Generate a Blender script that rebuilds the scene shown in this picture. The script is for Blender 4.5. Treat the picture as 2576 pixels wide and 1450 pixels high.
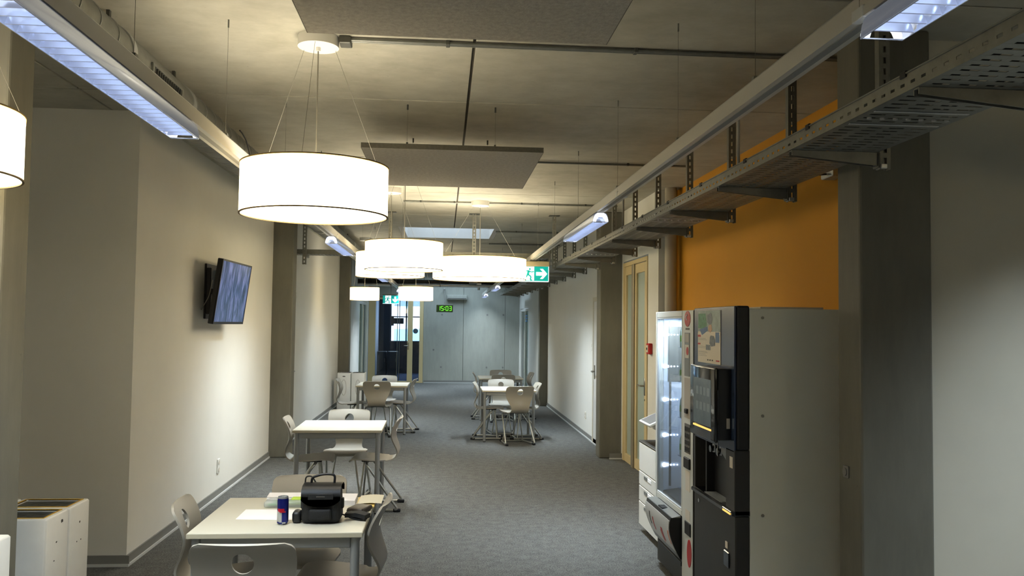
import bpy, bmesh, math, random
from mathutils import Vector, Matrix
random.seed(7)
for o in list(bpy.data.objects): bpy.data.objects.remove(o)
scene = bpy.context.scene
COL = scene.collection
PI = math.pi

# ------------------------------------------------------------------ camera
W, H, F, EYE = 2576.0, 1450.0, 2080.0, 1.70
VPX, VPY, ROLL = 1116.0, 815.0, 0.012
def cam_basis():
    y = Vector((VPX - W/2, -(VPY - H/2), -F)).normalized()
    p = Vector((VPX + 1000 - W/2, -(VPY + 1000*ROLL - H/2), -F))
    z = y.cross(p).normalized()
    if z.y < 0: z = -z
    x = y.cross(z)
    return Matrix((x, y, z))
cam_d = bpy.data.cameras.new('camera')
cam = bpy.data.objects.new('camera', cam_d); COL.objects.link(cam)
cam_d.sensor_fit = 'HORIZONTAL'; cam_d.sensor_width = 36.0; cam_d.lens = F*36.0/W
cam_d.clip_start = 0.02; cam_d.clip_end = 300
cam.matrix_world = Matrix.Translation((0, 0, EYE)) @ cam_basis().to_4x4()
scene.camera = cam

# ------------------------------------------------------------------ sky and exposure
world = bpy.data.worlds.new('overcast_sky'); scene.world = world
world.use_nodes = True
bg = world.node_tree.nodes['Background']
bg.inputs['Color'].default_value = (0.64, 0.81, 1.0, 1); bg.inputs['Strength'].default_value = 9.0
scene.view_settings.view_transform = 'Standard'
scene.view_settings.look = 'None'
scene.view_settings.gamma = 1.0
scene.view_settings.use_curve_mapping = False
scene.view_settings.exposure = -0.08
cy = scene.cycles                          # short light paths keep the render quick
cy.max_bounces = 4; cy.diffuse_bounces = 3; cy.glossy_bounces = 2; cy.transmission_bounces = 3; cy.transparent_max_bounces = 8
cy.caustics_reflective = False; cy.caustics_refractive = False

LAMP_SHADE, LAMP_DIFF, LAMP_BULB, TUBE_W = 1.25, 2.9, 6.0, 60.0     # emission of fabric shade and diffuser, watts per bulb and per luminaire

# ------------------------------------------------------------------ materials
def lin(c):
    return tuple((v/12.92 if v <= 0.04045 else ((v+0.055)/1.055)**2.4) for v in (c[0]/255, c[1]/255, c[2]/255)) + (1,)
MATS = {}
def mat(name, rgb, rough=0.6, metal=0.0, var=0.0, scale=8.0, bump=0.0, bscale=60.0, stretch=(1,1,1), emit=None, estr=0.0, trans=0.0, alpha=1.0, spec=0.5, coat=0.0):
    m = bpy.data.materials.new(name); m.use_nodes = True
    nt = m.node_tree; N = nt.nodes; L = nt.links
    b = N['Principled BSDF']
    c = lin(rgb)
    b.inputs['Base Color'].default_value = c
    b.inputs['Roughness'].default_value = rough
    b.inputs['Metallic'].default_value = metal
    b.inputs['Specular IOR Level'].default_value = spec
    b.inputs['Coat Weight'].default_value = coat
    if trans: b.inputs['Transmission Weight'].default_value = trans
    if alpha < 1: b.inputs['Alpha'].default_value = alpha
    if emit is not None:
        b.inputs['Emission Color'].default_value = lin(emit); b.inputs['Emission Strength'].default_value = estr
        m.cycles.emission_sampling = 'NONE'        # faint glows: seen, not sampled as lamps
    if var or bump:
        tc = N.new('ShaderNodeTexCoord'); mp = N.new('ShaderNodeMapping')
        mp.inputs['Scale'].default_value = stretch
        geo = N.new('ShaderNodeNewGeometry')
        L.new(geo.outputs['Position'] if False else tc.outputs['Object'], mp.inputs['Vector'])
    if var:
        n = N.new('ShaderNodeTexNoise'); n.inputs['Scale'].default_value = scale; n.inputs['Detail'].default_value = 3
        n.inputs['Roughness'].default_value = 0.65
        L.new(mp.outputs['Vector'], n.inputs['Vector'])
        r = N.new('ShaderNodeValToRGB')
        r.color_ramp.elements[0].position = 0.3; r.color_ramp.elements[1].position = 0.7
        r.color_ramp.elements[0].color = tuple(max(0, v*(1-var)) for v in c[:3]) + (1,)
        r.color_ramp.elements[1].color = tuple(min(1, v*(1+var)) for v in c[:3]) + (1,)
        L.new(n.outputs['Fac'], r.inputs['Fac']); L.new(r.outputs['Color'], b.inputs['Base Color'])
    if bump:
        n2 = N.new('ShaderNodeTexNoise'); n2.inputs['Scale'].default_value = bscale; n2.inputs['Detail'].default_value = 1
        L.new(mp.outputs['Vector'], n2.inputs['Vector'])
        bp = N.new('ShaderNodeBump'); bp.inputs['Strength'].default_value = bump; bp.inputs['Distance'].default_value = 0.01
        L.new(n2.outputs['Fac'], bp.inputs['Height']); L.new(bp.outputs['Normal'], b.inputs['Normal'])
    MATS[name] = m
    return m

def concrete(name, rgb, seed=0.0, stain=0.16, grain=(0.6, 6, 1), warm=None):
    """board-formed concrete: cloudy tone, fine streaks, pores"""
    m = bpy.data.materials.new(name); m.use_nodes = True
    nt = m.node_tree; N = nt.nodes; L = nt.links; b = N['Principled BSDF']
    c = lin(rgb)
    tc = N.new('ShaderNodeTexCoord')
    a = N.new('ShaderNodeTexNoise'); a.inputs['Scale'].default_value = 0.9; a.inputs['Detail'].default_value = 3
    mp0 = N.new('ShaderNodeMapping'); mp0.inputs['Location'].default_value = (seed, seed*1.7, 0)
    L.new(tc.outputs['Object'], mp0.inputs['Vector']); L.new(mp0.outputs['Vector'], a.inputs['Vector'])
    mp = N.new('ShaderNodeMapping'); mp.inputs['Scale'].default_value = grain
    L.new(tc.outputs['Object'], mp.inputs['Vector'])
    s = N.new('ShaderNodeTexNoise'); s.inputs['Scale'].default_value = 5; s.inputs['Detail'].default_value = 4; s.inputs['Roughness'].default_value = 0.7
    L.new(mp.outputs['Vector'], s.inputs['Vector'])
    mx = N.new('ShaderNodeMath'); mx.operation = 'MULTIPLY_ADD'; mx.inputs[1].default_value = 0.6
    L.new(a.outputs['Fac'], mx.inputs[0])
    ms = N.new('ShaderNodeMath'); ms.operation = 'MULTIPLY'; ms.inputs[1].default_value = 0.4
    L.new(s.outputs['Fac'], ms.inputs[0]); L.new(ms.outputs[0], mx.inputs[2])
    r = N.new('ShaderNodeValToRGB')
    r.color_ramp.elements[0].position = 0.32; r.color_ramp.elements[1].position = 0.68
    w = warm or rgb
    cw = lin(w)
    r.color_ramp.elements[0].color = tuple(v*(1-stain) for v in cw[:3]) + (1,)
    r.color_ramp.elements[1].color = tuple(min(1, v*(1+stain)) for v in c[:3]) + (1,)
    L.new(mx.outputs[0], r.inputs['Fac'])
    v = N.new('ShaderNodeTexVoronoi'); v.inputs['Scale'].default_value = 9
    L.new(tc.outputs['Object'], v.inputs['Vector'])
    lt = N.new('ShaderNodeMath'); lt.operation = 'LESS_THAN'; lt.inputs[1].default_value = 0.05
    L.new(v.outputs['Distance'], lt.inputs[0])
    pf = N.new('ShaderNodeMath'); pf.operation = 'MULTIPLY'; pf.inputs[1].default_value = 0.35
    L.new(lt.outputs[0], pf.inputs[0])
    mc = N.new('ShaderNodeMixRGB'); mc.inputs['Color2'].default_value = tuple(x*0.45 for x in c[:3]) + (1,)
    L.new(pf.outputs[0], mc.inputs['Fac']); L.new(r.outputs['Color'], mc.inputs['Color1'])
    L.new(mc.outputs['Color'], b.inputs['Base Color'])
    b.inputs['Roughness'].default_value = 0.7
    bp = N.new('ShaderNodeBump'); bp.inputs['Strength'].default_value = 0.12; bp.inputs['Distance'].default_value = 0.01
    L.new(s.outputs['Fac'], bp.inputs['Height']); L.new(bp.outputs['Normal'], b.inputs['Normal'])
    MATS[name] = m
    return m

def carpet(name, rgb):
    m = bpy.data.materials.new(name); m.use_nodes = True
    nt = m.node_tree; N = nt.nodes; L = nt.links; b = N['Principled BSDF']
    tc = N.new('ShaderNodeTexCoord')
    n = N.new('ShaderNodeTexNoise'); n.inputs['Scale'].default_value = 95; n.inputs['Detail'].default_value = 2; n.inputs['Roughness'].default_value = 0.8
    n2 = N.new('ShaderNodeTexNoise'); n2.inputs['Scale'].default_value = 14; n2.inputs['Detail'].default_value = 2
    L.new(tc.outputs['Object'], n.inputs['Vector']); L.new(tc.outputs['Object'], n2.inputs['Vector'])
    ad = N.new('ShaderNodeMath'); ad.operation = 'MULTIPLY_ADD'; ad.inputs[1].default_value = 0.2
    L.new(n2.outputs['Fac'], ad.inputs[0])
    sc = N.new('ShaderNodeMath'); sc.operation = 'MULTIPLY'; sc.inputs[1].default_value = 0.8
    L.new(n.outputs['Fac'], sc.inputs[0]); L.new(sc.outputs[0], ad.inputs[2])
    r = N.new('ShaderNodeValToRGB'); c = lin(rgb)
    r.color_ramp.elements[0].position = 0.38; r.color_ramp.elements[1].position = 0.62
    r.color_ramp.elements[0].color = tuple(v*0.5 for v in c[:3]) + (1,)
    r.color_ramp.elements[1].color = tuple(v*1.5 for v in c[:3]) + (1,)
    L.new(ad.outputs[0], r.inputs['Fac']); L.new(r.outputs['Color'], b.inputs['Base Color'])
    b.inputs['Roughness'].default_value = 0.95; b.inputs['Specular IOR Level'].default_value = 0.15
    bp = N.new('ShaderNodeBump'); bp.inputs['Strength'].default_value = 0.5; bp.inputs['Distance'].default_value = 0.01
    L.new(n.outputs['Fac'], bp.inputs['Height']); L.new(bp.outputs['Normal'], b.inputs['Normal'])
    MATS[name] = m; return m

def glass(name, tint=(0.85, 0.92, 0.9), refl=0.12, dens=0.85):
    """thin architectural glass: mostly see-through, a little mirror"""
    m = bpy.data.materials.new(name); m.use_nodes = True
    nt = m.node_tree; N = nt.nodes; L = nt.links
    for n in list(N): N.remove(n)
    out = N.new('ShaderNodeOutputMaterial')
    t = N.new('ShaderNodeBsdfTransparent'); t.inputs['Color'].default_value = tuple(v*dens for v in tint) + (1,)
    g = N.new('ShaderNodeBsdfGlossy'); g.inputs['Roughness'].default_value = 0.02
    fr = N.new('ShaderNodeLayerWeight'); fr.inputs['Blend'].default_value = 0.5
    pw = N.new('ShaderNodeMath'); pw.operation = 'POWER'; pw.inputs[1].default_value = 5.0
    L.new(fr.outputs['Facing'], pw.inputs[0])
    ad = N.new('ShaderNodeMath'); ad.operation = 'MULTIPLY_ADD'; ad.inputs[1].default_value = 0.7; ad.inputs[2].default_value = refl+0.03; ad.use_clamp = True
    L.new(pw.outputs[0], ad.inputs[0])
    mx = N.new('ShaderNodeMixShader')
    L.new(ad.outputs[0], mx.inputs[0]); L.new(t.outputs[0], mx.inputs[1]); L.new(g.outputs[0], mx.inputs[2])
    L.new(mx.outputs[0], out.inputs['Surface'])
    MATS[name] = m; return m

def lampfabric(name, rgb, strength):
    m = bpy.data.materials.new(name); m.use_nodes = True
    b = m.node_tree.nodes['Principled BSDF']
    b.inputs['Base Color'].default_value = lin((235, 225, 200)); b.inputs['Roughness'].default_value = 0.9
    b.inputs['Emission Color'].default_value = lin(rgb); b.inputs['Emission Strength'].default_value = strength
    nt = m.node_tree
    t = nt.nodes.new('ShaderNodeBsdfTranslucent'); t.inputs['Color'].default_value = lin(rgb)      # bulb light through the cloth
    ad = nt.nodes.new('ShaderNodeAddShader')
    nt.links.new(b.outputs[0], ad.inputs[0]); nt.links.new(t.outputs[0], ad.inputs[1])
    nt.links.new(ad.outputs[0], nt.nodes['Material Output'].inputs['Surface'])
    b.inputs['Base Color'].default_value = lin((150, 144, 128))
    MATS[name] = m; return m

def screen_streaks(name):
    m = bpy.data.materials.new(name); m.use_nodes = True
    nt = m.node_tree; N = nt.nodes; L = nt.links; b = N['Principled BSDF']
    tc = N.new('ShaderNodeTexCoord'); mp = N.new('ShaderNodeMapping'); mp.inputs['Scale'].default_value = (1, 10, 2.6)
    L.new(tc.outputs['Object'], mp.inputs['Vector'])
    n = N.new('ShaderNodeTexNoise'); n.inputs['Scale'].default_value = 1.6; n.inputs['Detail'].default_value = 5; n.inputs['Distortion'].default_value = 1.1
    L.new(mp.outputs['Vector'], n.inputs['Vector'])
    r = N.new('ShaderNodeValToRGB'); e = r.color_ramp.elements
    e[0].position = 0.3; e[0].color = lin((38, 50, 78)); e[1].position = 0.72; e[1].color = lin((140, 150, 200))
    k = e.new(0.48); k.color = lin((70, 88, 128)); k = e.new(0.58); k.color = lin((112, 122, 172))
    L.new(n.outputs['Fac'], r.inputs['Fac'])
    L.new(r.outputs['Color'], b.inputs['Emission Color']); b.inputs['Emission Strength'].default_value = 0.75; m.cycles.emission_sampling = 'NONE'
    b.inputs['Base Color'].default_value = (0.01, 0.01, 0.012, 1); b.inputs['Roughness'].default_value = 0.15
    MATS[name] = m; return m

M = MATS
mat('paint_white', (228, 227, 219), 0.85, var=0.02, scale=2)
mat('paint_grey_white', (206, 202, 186), 0.85, var=0.03, scale=2)
mat('paint_orange', (220, 154, 38), 0.8, var=0.02, scale=2)
concrete('concrete_ceiling', (184, 181, 166), 3.1, 0.16, (0.9, 1.2, 1), (166, 161, 142))
concrete('concrete_column', (112, 110, 98), 7.7, 0.22, (2, 2, 0.4))
concrete('concrete_wall', (160, 162, 152), 1.3, 0.15, (3, 1, 0.5))
concrete('concrete_shaft', (186, 182, 176), 2.3, 0.08, (2, 2, 1))
mat('slab_core', (70, 66, 58), 0.9)
mat('joint_dark', (74, 68, 58), 0.9)
carpet('carpet_grey', (95, 95, 92))
carpet('carpet_blue', (70, 92, 132))
mat('skirting_grey', (128, 128, 124), 0.6)
mat('skirting_strip', (206, 208, 206), 0.5)
mat('acoustic_felt', (166, 160, 148), 0.95, var=0.16, scale=45, bump=0.25, bscale=120)
mat('felt_edge', (92, 90, 82), 0.95, var=0.15, scale=60)
mat('zinc', (134, 134, 126), 0.42, 0.5, var=0.12, scale=14, bump=0.05, bscale=30)
mat('zinc_dark', (104, 104, 98), 0.5, 0.7, var=0.2, scale=10)
mat('zinc_bright', (205, 206, 204), 0.35, 0.8, var=0.06, scale=6)
mat('steel_wire', (140, 136, 124), 0.5, 0.3)
mat('track_white', (190, 187, 178), 0.3, 0.0, spec=0.6)
mat('louvre', (170, 178, 195), 0.14, 1.0, emit=(188, 200, 236), estr=0.38)  # bluish lamp light on the metal blades, put in as emission
mat('louvre_side', (190, 196, 208), 0.15, 1.0, emit=(190, 200, 225), estr=0.15)  # lamp light on the metal reflectors, put in as emission
mat('luminaire_cap', (250, 250, 255), 0.4, emit=(245, 248, 255), estr=1.3)
mat('black_plastic', (22, 22, 22), 0.5)
mat('black_gloss', (12, 13, 16), 0.12, coat=0.4)
mat('dark_blue_gloss', (42, 54, 78), 0.22, coat=0.3)
mat('charcoal', (44, 43, 40), 0.55, var=0.08, scale=6)
mat('machine_white', (206, 208, 202), 0.45, var=0.015, scale=3)
mat('machine_side', (236, 237, 224), 0.55, var=0.02, scale=3)
mat('appliance_white', (216, 214, 206), 0.5)
mat('interior_white', (214, 224, 238), 0.4)
mat('led', (255, 255, 255), 0.5, emit=(220, 232, 255), estr=9.0)
mat('led_soft', (255, 255, 255), 0.5, emit=(215, 230, 255), estr=3.0)
mat('red_print', (178, 30, 26), 0.5)
mat('red_plastic', (190, 26, 22), 0.45)
mat('orange_print', (205, 100, 48), 0.5)
mat('silver_flap', (206, 204, 198), 0.3, 0.35)
mat('label_paper', (214, 206, 192), 0.8)
mat('poster_paper', (226, 216, 198), 0.6)
mat('poster_green', (84, 136, 104), 0.6, var=0.35, scale=40)
mat('poster_blue', (92, 122, 160), 0.6, var=0.2, scale=50)
mat('poster_grey', (120, 128, 134), 0.6, var=0.3, scale=40)
mat('poster_sky', (150, 164, 160), 0.6, var=0.25, scale=18)
mat('poster_skin', (190, 156, 128), 0.6, var=0.15, scale=40)
mat('ink_grey', (90, 88, 84), 0.7)
mat('ink_light', (176, 168, 156), 0.7)
mat('amber_light', (255, 214, 120), 0.5, emit=(255, 205, 105), estr=1.1)
mat('chrome', (200, 200, 200), 0.15, 1.0)
mat('cup_plastic', (120, 122, 118), 0.3)
mat('touch_screen', (96, 108, 112), 0.12, var=0.15, scale=10, emit=(104, 120, 126), estr=0.10)
mat('screen_tile', (116, 128, 132), 0.2, emit=(120, 132, 138), estr=0.10)
mat('table_white', (204, 200, 184), 0.45, var=0.01, scale=3)
mat('table_edge', (196, 188, 164), 0.5)
mat('table_metal', (150, 152, 150), 0.42, 0.35)
mat('chair_shell', (158, 153, 141), 0.5, var=0.03, scale=5, bump=0.03, bscale=200)
mat('chair_tube', (176, 176, 168), 0.3, 0.75)
mat('rubber', (18, 18, 18), 0.7)
mat('bin_white', (222, 220, 212), 0.4, var=0.03, scale=7)
mat('bin_rim', (206, 160, 40), 0.5)
mat('bin_liner', (44, 48, 46), 0.35, var=0.4, scale=22, bump=0.6, bscale=25)
mat('scuff', (70, 64, 56), 0.8)
mat('door_white', (214, 214, 210), 0.5)
mat('door_frame_beige', (214, 194, 146), 0.5)
mat('door_stile', (150, 140, 118), 0.4, 0.3)
mat('steel_handle', (150, 146, 134), 0.3, 0.9)
mat('pipe_paint', (176, 168, 150), 0.5)
mat('green_sign', (0, 148, 138), 0.4, emit=(0, 156, 150), estr=0.85)
mat('white_sign', (240, 250, 250), 0.4, emit=(235, 250, 250), estr=1.3)
mat('cyan_sign', (0, 170, 190), 0.4, emit=(0, 175, 200), estr=0.9)
mat('sign_housing', (176, 166, 136), 0.5)
mat('clock_case', (30, 40, 16), 0.4, emit=(40, 66, 14), estr=0.35)
mat('clock_digit', (120, 230, 60), 0.4, emit=(110, 235, 50), estr=1.6)
mat('bag_nylon', (20, 21, 22), 0.75, bump=0.15, bscale=260)
mat('bag_trim', (30, 31, 33), 0.45)
mat('can_blue', (26, 36, 120), 0.25, 0.5)
mat('can_silver', (196, 200, 204), 0.25, 0.7)
mat('can_red', (190, 24, 50), 0.3, 0.3)
mat('paper', (244, 241, 242), 0.85, var=0.015, scale=6)
mat('paper_warm', (226, 220, 198), 0.85, var=0.02, scale=6)
mat('folder_yellow', (226, 196, 110), 0.7)
mat('lime_plastic', (176, 208, 44), 0.4)
mat('green_plastic', (96, 190, 110), 0.4)
mat('clear_case', (206, 216, 214), 0.2, alpha=0.45)
mat('brown_leather', (62, 54, 46), 0.5, bump=0.1, bscale=150)
mat('tv_body', (18, 18, 20), 0.4)
screen_streaks('tv_picture')
glass('glass_clear', (0.97, 0.99, 1.0), 0.01, 0.97)
glass('glass_front', (0.92, 0.96, 1.0), 0.06, 0.92)
mat('glass_frosted', (168, 184, 176), 0.35, var=0.03, scale=2, spec=0.6)
glass('glass_dark', (0.55, 0.68, 0.6), 0.08, 0.6)
lampfabric('lamp_fabric', (255, 247, 226), LAMP_SHADE)
lampfabric('lamp_diffuser', (255, 251, 242), LAMP_DIFF)
mat('lamp_trim', (132, 110, 70), 0.7)
lampfabric('lamp_hem', (255, 228, 165), 0.75).cycles.emission_sampling = 'NONE'  # dimmer yellow glow of the shade's top edge, set by colour
mat('canopy_white', (235, 232, 224), 0.4)
mat('facade_white', (225, 230, 235), 0.8)
mat('facade_blue', (120, 180, 215), 0.6)
mat('facade_dark', (90, 105, 125), 0.5)
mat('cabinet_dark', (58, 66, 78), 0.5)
mat('wall_blue_white', (196, 206, 224), 0.8)
mat('mark_blue', (90, 140, 190), 0.6)
mat('disc_grey', (70, 84, 96), 0.6)
mat('green_snack', (120, 170, 60), 0.5)
mat('bottle_clear', (190, 215, 205), 0.15, spec=0.7)

# ------------------------------------------------------------------ builders
OFF = {}
def BM(): return bmesh.new()
def box(bm, x0, x1, y0, y1, z0, z1, bev=0.0, seg=1, mi=0):
    x0, x1 = min(x0, x1), max(x0, x1); y0, y1 = min(y0, y1), max(y0, y1); z0, z1 = min(z0, z1), max(z0, z1)
    vs = [bm.verts.new(p) for p in ((x0,y0,z0),(x1,y0,z0),(x1,y1,z0),(x0,y1,z0),(x0,y0,z1),(x1,y0,z1),(x1,y1,z1),(x0,y1,z1))]
    fs = [bm.faces.new([vs[i] for i in f]) for f in ((0,3,2,1),(4,5,6,7),(0,1,5,4),(1,2,6,5),(2,3,7,6),(3,0,4,7))]
    for f in fs: f.material_index = mi
    if bev > 0:
        es = list({e for f in fs for e in f.edges})
        r = bmesh.ops.bevel(bm, geom=es, offset=bev, segments=seg, profile=0.5, affect='EDGES')
        for f in r['faces']: f.material_index = mi
    return bm
def cyl(bm, p0, p1, r, n=16, r2=None, caps=True, mi=0):
    p0, p1 = Vector(p0), Vector(p1); d = (p1-p0).normalized()
    a = d.orthogonal().normalized(); b = d.cross(a)
    r2 = r if r2 is None else r2
    A = [bm.verts.new(p0 + (a*math.cos(2*PI*i/n)+b*math.sin(2*PI*i/n))*r) for i in range(n)]
    B = [bm.verts.new(p1 + (a*math.cos(2*PI*i/n)+b*math.sin(2*PI*i/n))*r2) for i in range(n)]
    for i in range(n):
        f = bm.faces.new((A[i], A[(i+1)%n], B[(i+1)%n], B[i])); f.material_index = mi
    if caps:
        bm.faces.new(A[::-1]).material_index = mi; bm.faces.new(B).material_index = mi
    return bm
def tube(bm, pts, r, n=8, closed=False, flat=None):
    pts = [Vector(p) for p in pts]; k = len(pts); rings = []; prev = None
    for i, p in enumerate(pts):
        if closed: t = (pts[(i+1)%k]-pts[i-1]).normalized()
        else: t = (pts[min(i+1,k-1)]-pts[max(i-1,0)]).normalized()
        if prev is None: a = t.orthogonal().normalized()
        else:
            a = (prev - t*prev.dot(t))
            a = a.normalized() if a.length > 1e-6 else t.orthogonal().normalized()
        prev = a; b = t.cross(a)
        rings.append([bm.verts.new(p + (a*math.cos(2*PI*j/n)+b*math.sin(2*PI*j/n))*r) for j in range(n)])
    m = k if closed else k-1
    for i in range(m):
        A, B = rings[i], rings[(i+1)%k]
        for j in range(n): bm.faces.new((A[j], A[(j+1)%n], B[(j+1)%n], B[j]))
    if not closed:
        bm.faces.new(rings[0][::-1]); bm.faces.new(rings[-1])
    return bm
def fillet(pts, r, n=5):
    """round the corners of a polyline"""
    pts = [Vector(p) for p in pts]; out = [pts[0]]
    for i in range(1, len(pts)-1):
        a, p, b = pts[i-1], pts[i], pts[i+1]
        u = (a-p); v = (b-p); rr = min(r, u.length*0.45, v.length*0.45)
        s = p + u.normalized()*rr; e = p + v.normalized()*rr
        for k in range(n+1):
            t = k/n; out.append(s*(1-t)**2 + p*2*t*(1-t) + e*t*t)
    out.append(pts[-1]); return out
def prism(bm, poly, axis, a0, a1, mi=0):
    """extrude a 2D polygon along an axis: 'x' -> (y,z) polygon, 'y' -> (x,z), 'z' -> (x,y)"""
    def P(u, v, w):
        return {'x': (w, u, v), 'y': (u, w, v), 'z': (u, v, w)}[axis]
    A = [bm.verts.new(P(u, v, a0)) for u, v in poly]; B = [bm.verts.new(P(u, v, a1)) for u, v in poly]
    n = len(poly); fs = []
    for i in range(n): fs.append(bm.faces.new((A[i], A[(i+1)%n], B[(i+1)%n], B[i])))
    fs.append(bm.faces.new(A[::-1])); fs.append(bm.faces.new(B))
    for f in fs: f.material_index = mi
    return bm
def disc(bm, c, nrm, r, t, n=24, mi=0):
    c = Vector(c); nrm = Vector(nrm).normalized()
    return cyl(bm, c - nrm*t/2, c + nrm*t/2, r, n, mi=mi)
def ring(bm, c, r0, r1, z0, z1, n=48):
    V = []
    for r, z in ((r0,z0),(r1,z0),(r1,z1),(r0,z1)):
        V.append([bm.verts.new((c[0]+r*math.cos(2*PI*i/n), c[1]+r*math.sin(2*PI*i/n), z)) for i in range(n)])
    for k in range(4):
        A, B = V[k], V[(k+1)%4]
        for i in range(n): bm.faces.new((A[i], A[(i+1)%n], B[(i+1)%n], B[i]))
    return bm
def finish(bm, name, mats, smooth=None):
    bmesh.ops.recalc_face_normals(bm, faces=bm.faces[:])
    me = bpy.data.meshes.new(name); bm.to_mesh(me); bm.free()
    for m in (mats if isinstance(mats, (list, tuple)) else [mats]): me.materials.append(M[m])
    if smooth:
        for p in me.polygons: p.use_smooth = True
        me.set_sharp_from_angle(angle=math.radians(smooth))
    return me
def tag(o, label=None, cat=None, group=None, kind=None):
    if label: o['label'] = label
    if cat: o['category'] = cat
    if group: o['group'] = group
    if kind: o['kind'] = kind
    return o
def thing(name, label, cat, loc=(0,0,0), group=None, rotz=0.0):
    o = bpy.data.objects.new(name, None); COL.objects.link(o)
    o.location = loc; o.rotation_euler = (0, 0, rotz); o.empty_display_size = 0.1
    OFF[o.name] = Vector(loc)
    return tag(o, label, cat, group)
def part(parent, name, bm, mats, smooth=None, kind=None, label=None):
    """geometry given in the frame of the root thing's un-rotated world position"""
    off = OFF.get(parent.name, Vector((0,0,0))) if parent else Vector((0,0,0))
    if off.length > 0: bmesh.ops.translate(bm, verts=bm.verts[:], vec=-off)
    o = bpy.data.objects.new(name, finish(bm, name, mats, smooth)); COL.objects.link(o)
    if parent: o.parent = parent; OFF[o.name] = off
    if kind: o['kind'] = kind
    if label: o['label'] = label
    return o
def solo(name, bm, mats, label, cat, smooth=None, group=None, loc=None):
    o = part(None, name, bm, mats, smooth)
    return tag(o, label, cat, group)
def struct(name, bm, mats, smooth=None):
    o = part(None, name, bm, mats, smooth); o['kind'] = 'structure'; return o
def share(src, parent, dloc=(0,0,0), rot=None, name=None):
    c = src.copy(); c.name = name or src.name.split('.')[0]; COL.objects.link(c); c.parent = parent
    c.location = Vector(src.location) + Vector(dloc)
    if rot: c.rotation_euler = rot
    return c
def dup(root, loc, rotz, label, group=None):
    r = root.copy(); COL.objects.link(r); r.location = loc; r.rotation_euler = (0, 0, rotz)
    r['label'] = label
    if group: r['group'] = group
    def kids(a, b):
        for ch in list(a.children):
            c = ch.copy(); COL.objects.link(c); c.parent = b; kids(ch, c)
    kids(root, r)
    return r
ORD = ['first', 'second', 'third', 'fourth', 'fifth', 'sixth', 'seventh', 'eighth', 'ninth', 'tenth', 'eleventh', 'twelfth',
       'thirteenth', 'fourteenth', 'fifteenth', 'sixteenth', 'seventeenth', 'eighteenth', 'nineteenth', 'twentieth', 'twenty-first']

# ------------------------------------------------------------------ structure
ZC = 3.18                                # ceiling underside
XL, XR = -2.16, 2.19                     # corridor walls
YE = 23.9                                # end wall
bm = BM(); box(bm, -6.2, 6.2, -5.2, YE+0.05, -0.12, 0.0); struct('floor', bm, 'carpet_grey')
bm = BM(); box(bm, -3.2, 1.2, YE+0.05, 29.2, -0.12, -0.002); struct('floor_far_room', bm, 'carpet_blue')

SKY = [(-0.72, 0.84, 12.71, 14.36), (-0.88, 1.23, 21.25, 23.6)]     # skylight openings
def rect_minus(r, h):
    x0, x1, y0, y1 = r; a0, a1, b0, b1 = h
    if a0 >= x1 or a1 <= x0 or b0 >= y1 or b1 <= y0: return [r]
    out = []
    if b0 > y0: out.append((x0, x1, y0, b0))
    if b1 < y1: out.append((x0, x1, b1, y1))
    m0, m1 = max(y0, b0), min(y1, b1)
    if a0 > x0: out.append((x0, a0, m0, m1))
    if a1 < x1: out.append((a1, x1, m0, m1))
    return out
def cut(rects):
    for h in SKY: rects = [q for r in rects for q in rect_minus(r, h)]
    return rects
bm = BM()
for (x0, x1, y0, y1) in cut([(-6.2, 6.2, -5.2, YE+0.2)]): box(bm, x0, x1, y0, y1, ZC+0.012, ZC+0.25)
ceiling = struct('ceiling', bm, 'joint_dark')
XJ = [-6.2, -4.86, -2.36, 0.14, 2.64, 5.14, 6.2]
YJ = [-5.2, -4.18, -2.25, -0.32, 1.61, 3.54, 5.47, 7.40, 9.33, 11.26, 13.19, 15.12, 17.05, 18.98, 20.91, 22.84, YE+0.2]
g = 0.008
for i in range(len(XJ)-1):
    for j in range(len(YJ)-1):
        for (x0, x1, y0, y1) in cut([(XJ[i]+g, XJ[i+1]-g, YJ[j]+g, YJ[j+1]-g)]):
            bm = BM(); box(bm, x0, x1, y0, y1, ZC, ZC+0.014, 0.003)
            part(ceiling, 'ceiling_panel', bm, 'concrete_ceiling')
# skylight shafts
for k, (x0, x1, y0, y1) in enumerate(SKY):
    t = 0.08; zt = ZC + (0.95 if k == 0 else 0.6)
    x0 += t; x1 -= t; y0 += t; y1 -= t; z0 = ZC+0.001
    bm = BM()
    box(bm, x0-t+0.002, x0, y0-t+0.002, y1+t-0.002, z0, zt); box(bm, x1, x1+t-0.002, y0-t+0.002, y1+t-0.002, z0, zt)
    box(bm, x0, x1, y0-t+0.002, y0, z0, zt); box(bm, x0, x1, y1, y1+t-0.002, z0, zt)
    sh = struct('wall_skylight_shaft', bm, 'concrete_shaft')
    bm = BM(); box(bm, x0-t, x1+t, y0-t, y1+t, zt, zt+0.012)
    part(sh, 'roof_pane', bm, 'glass_clear')
    bm = BM()
    for xx in (x0-t, x1): box(bm, xx, xx+t, y0-t, y1+t, zt+0.012, zt+0.05)
    for yy in (y0-t, y1): box(bm, x0, x1, yy, yy+t, zt+0.012, zt+0.05)
    part(sh, 'roof_pane_frame', bm, 'track_white')
    ld = bpy.data.lights.new('skylight_portal', 'AREA'); ld.shape = 'RECTANGLE'; ld.size = x1-x0; ld.size_y = y1-y0
    ld.cycles.is_portal = True
    lo = bpy.data.objects.new('skylight_portal', ld); COL.objects.link(lo); lo.location = ((x0+x1)/2, (y0+y1)/2, zt-0.02)

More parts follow.
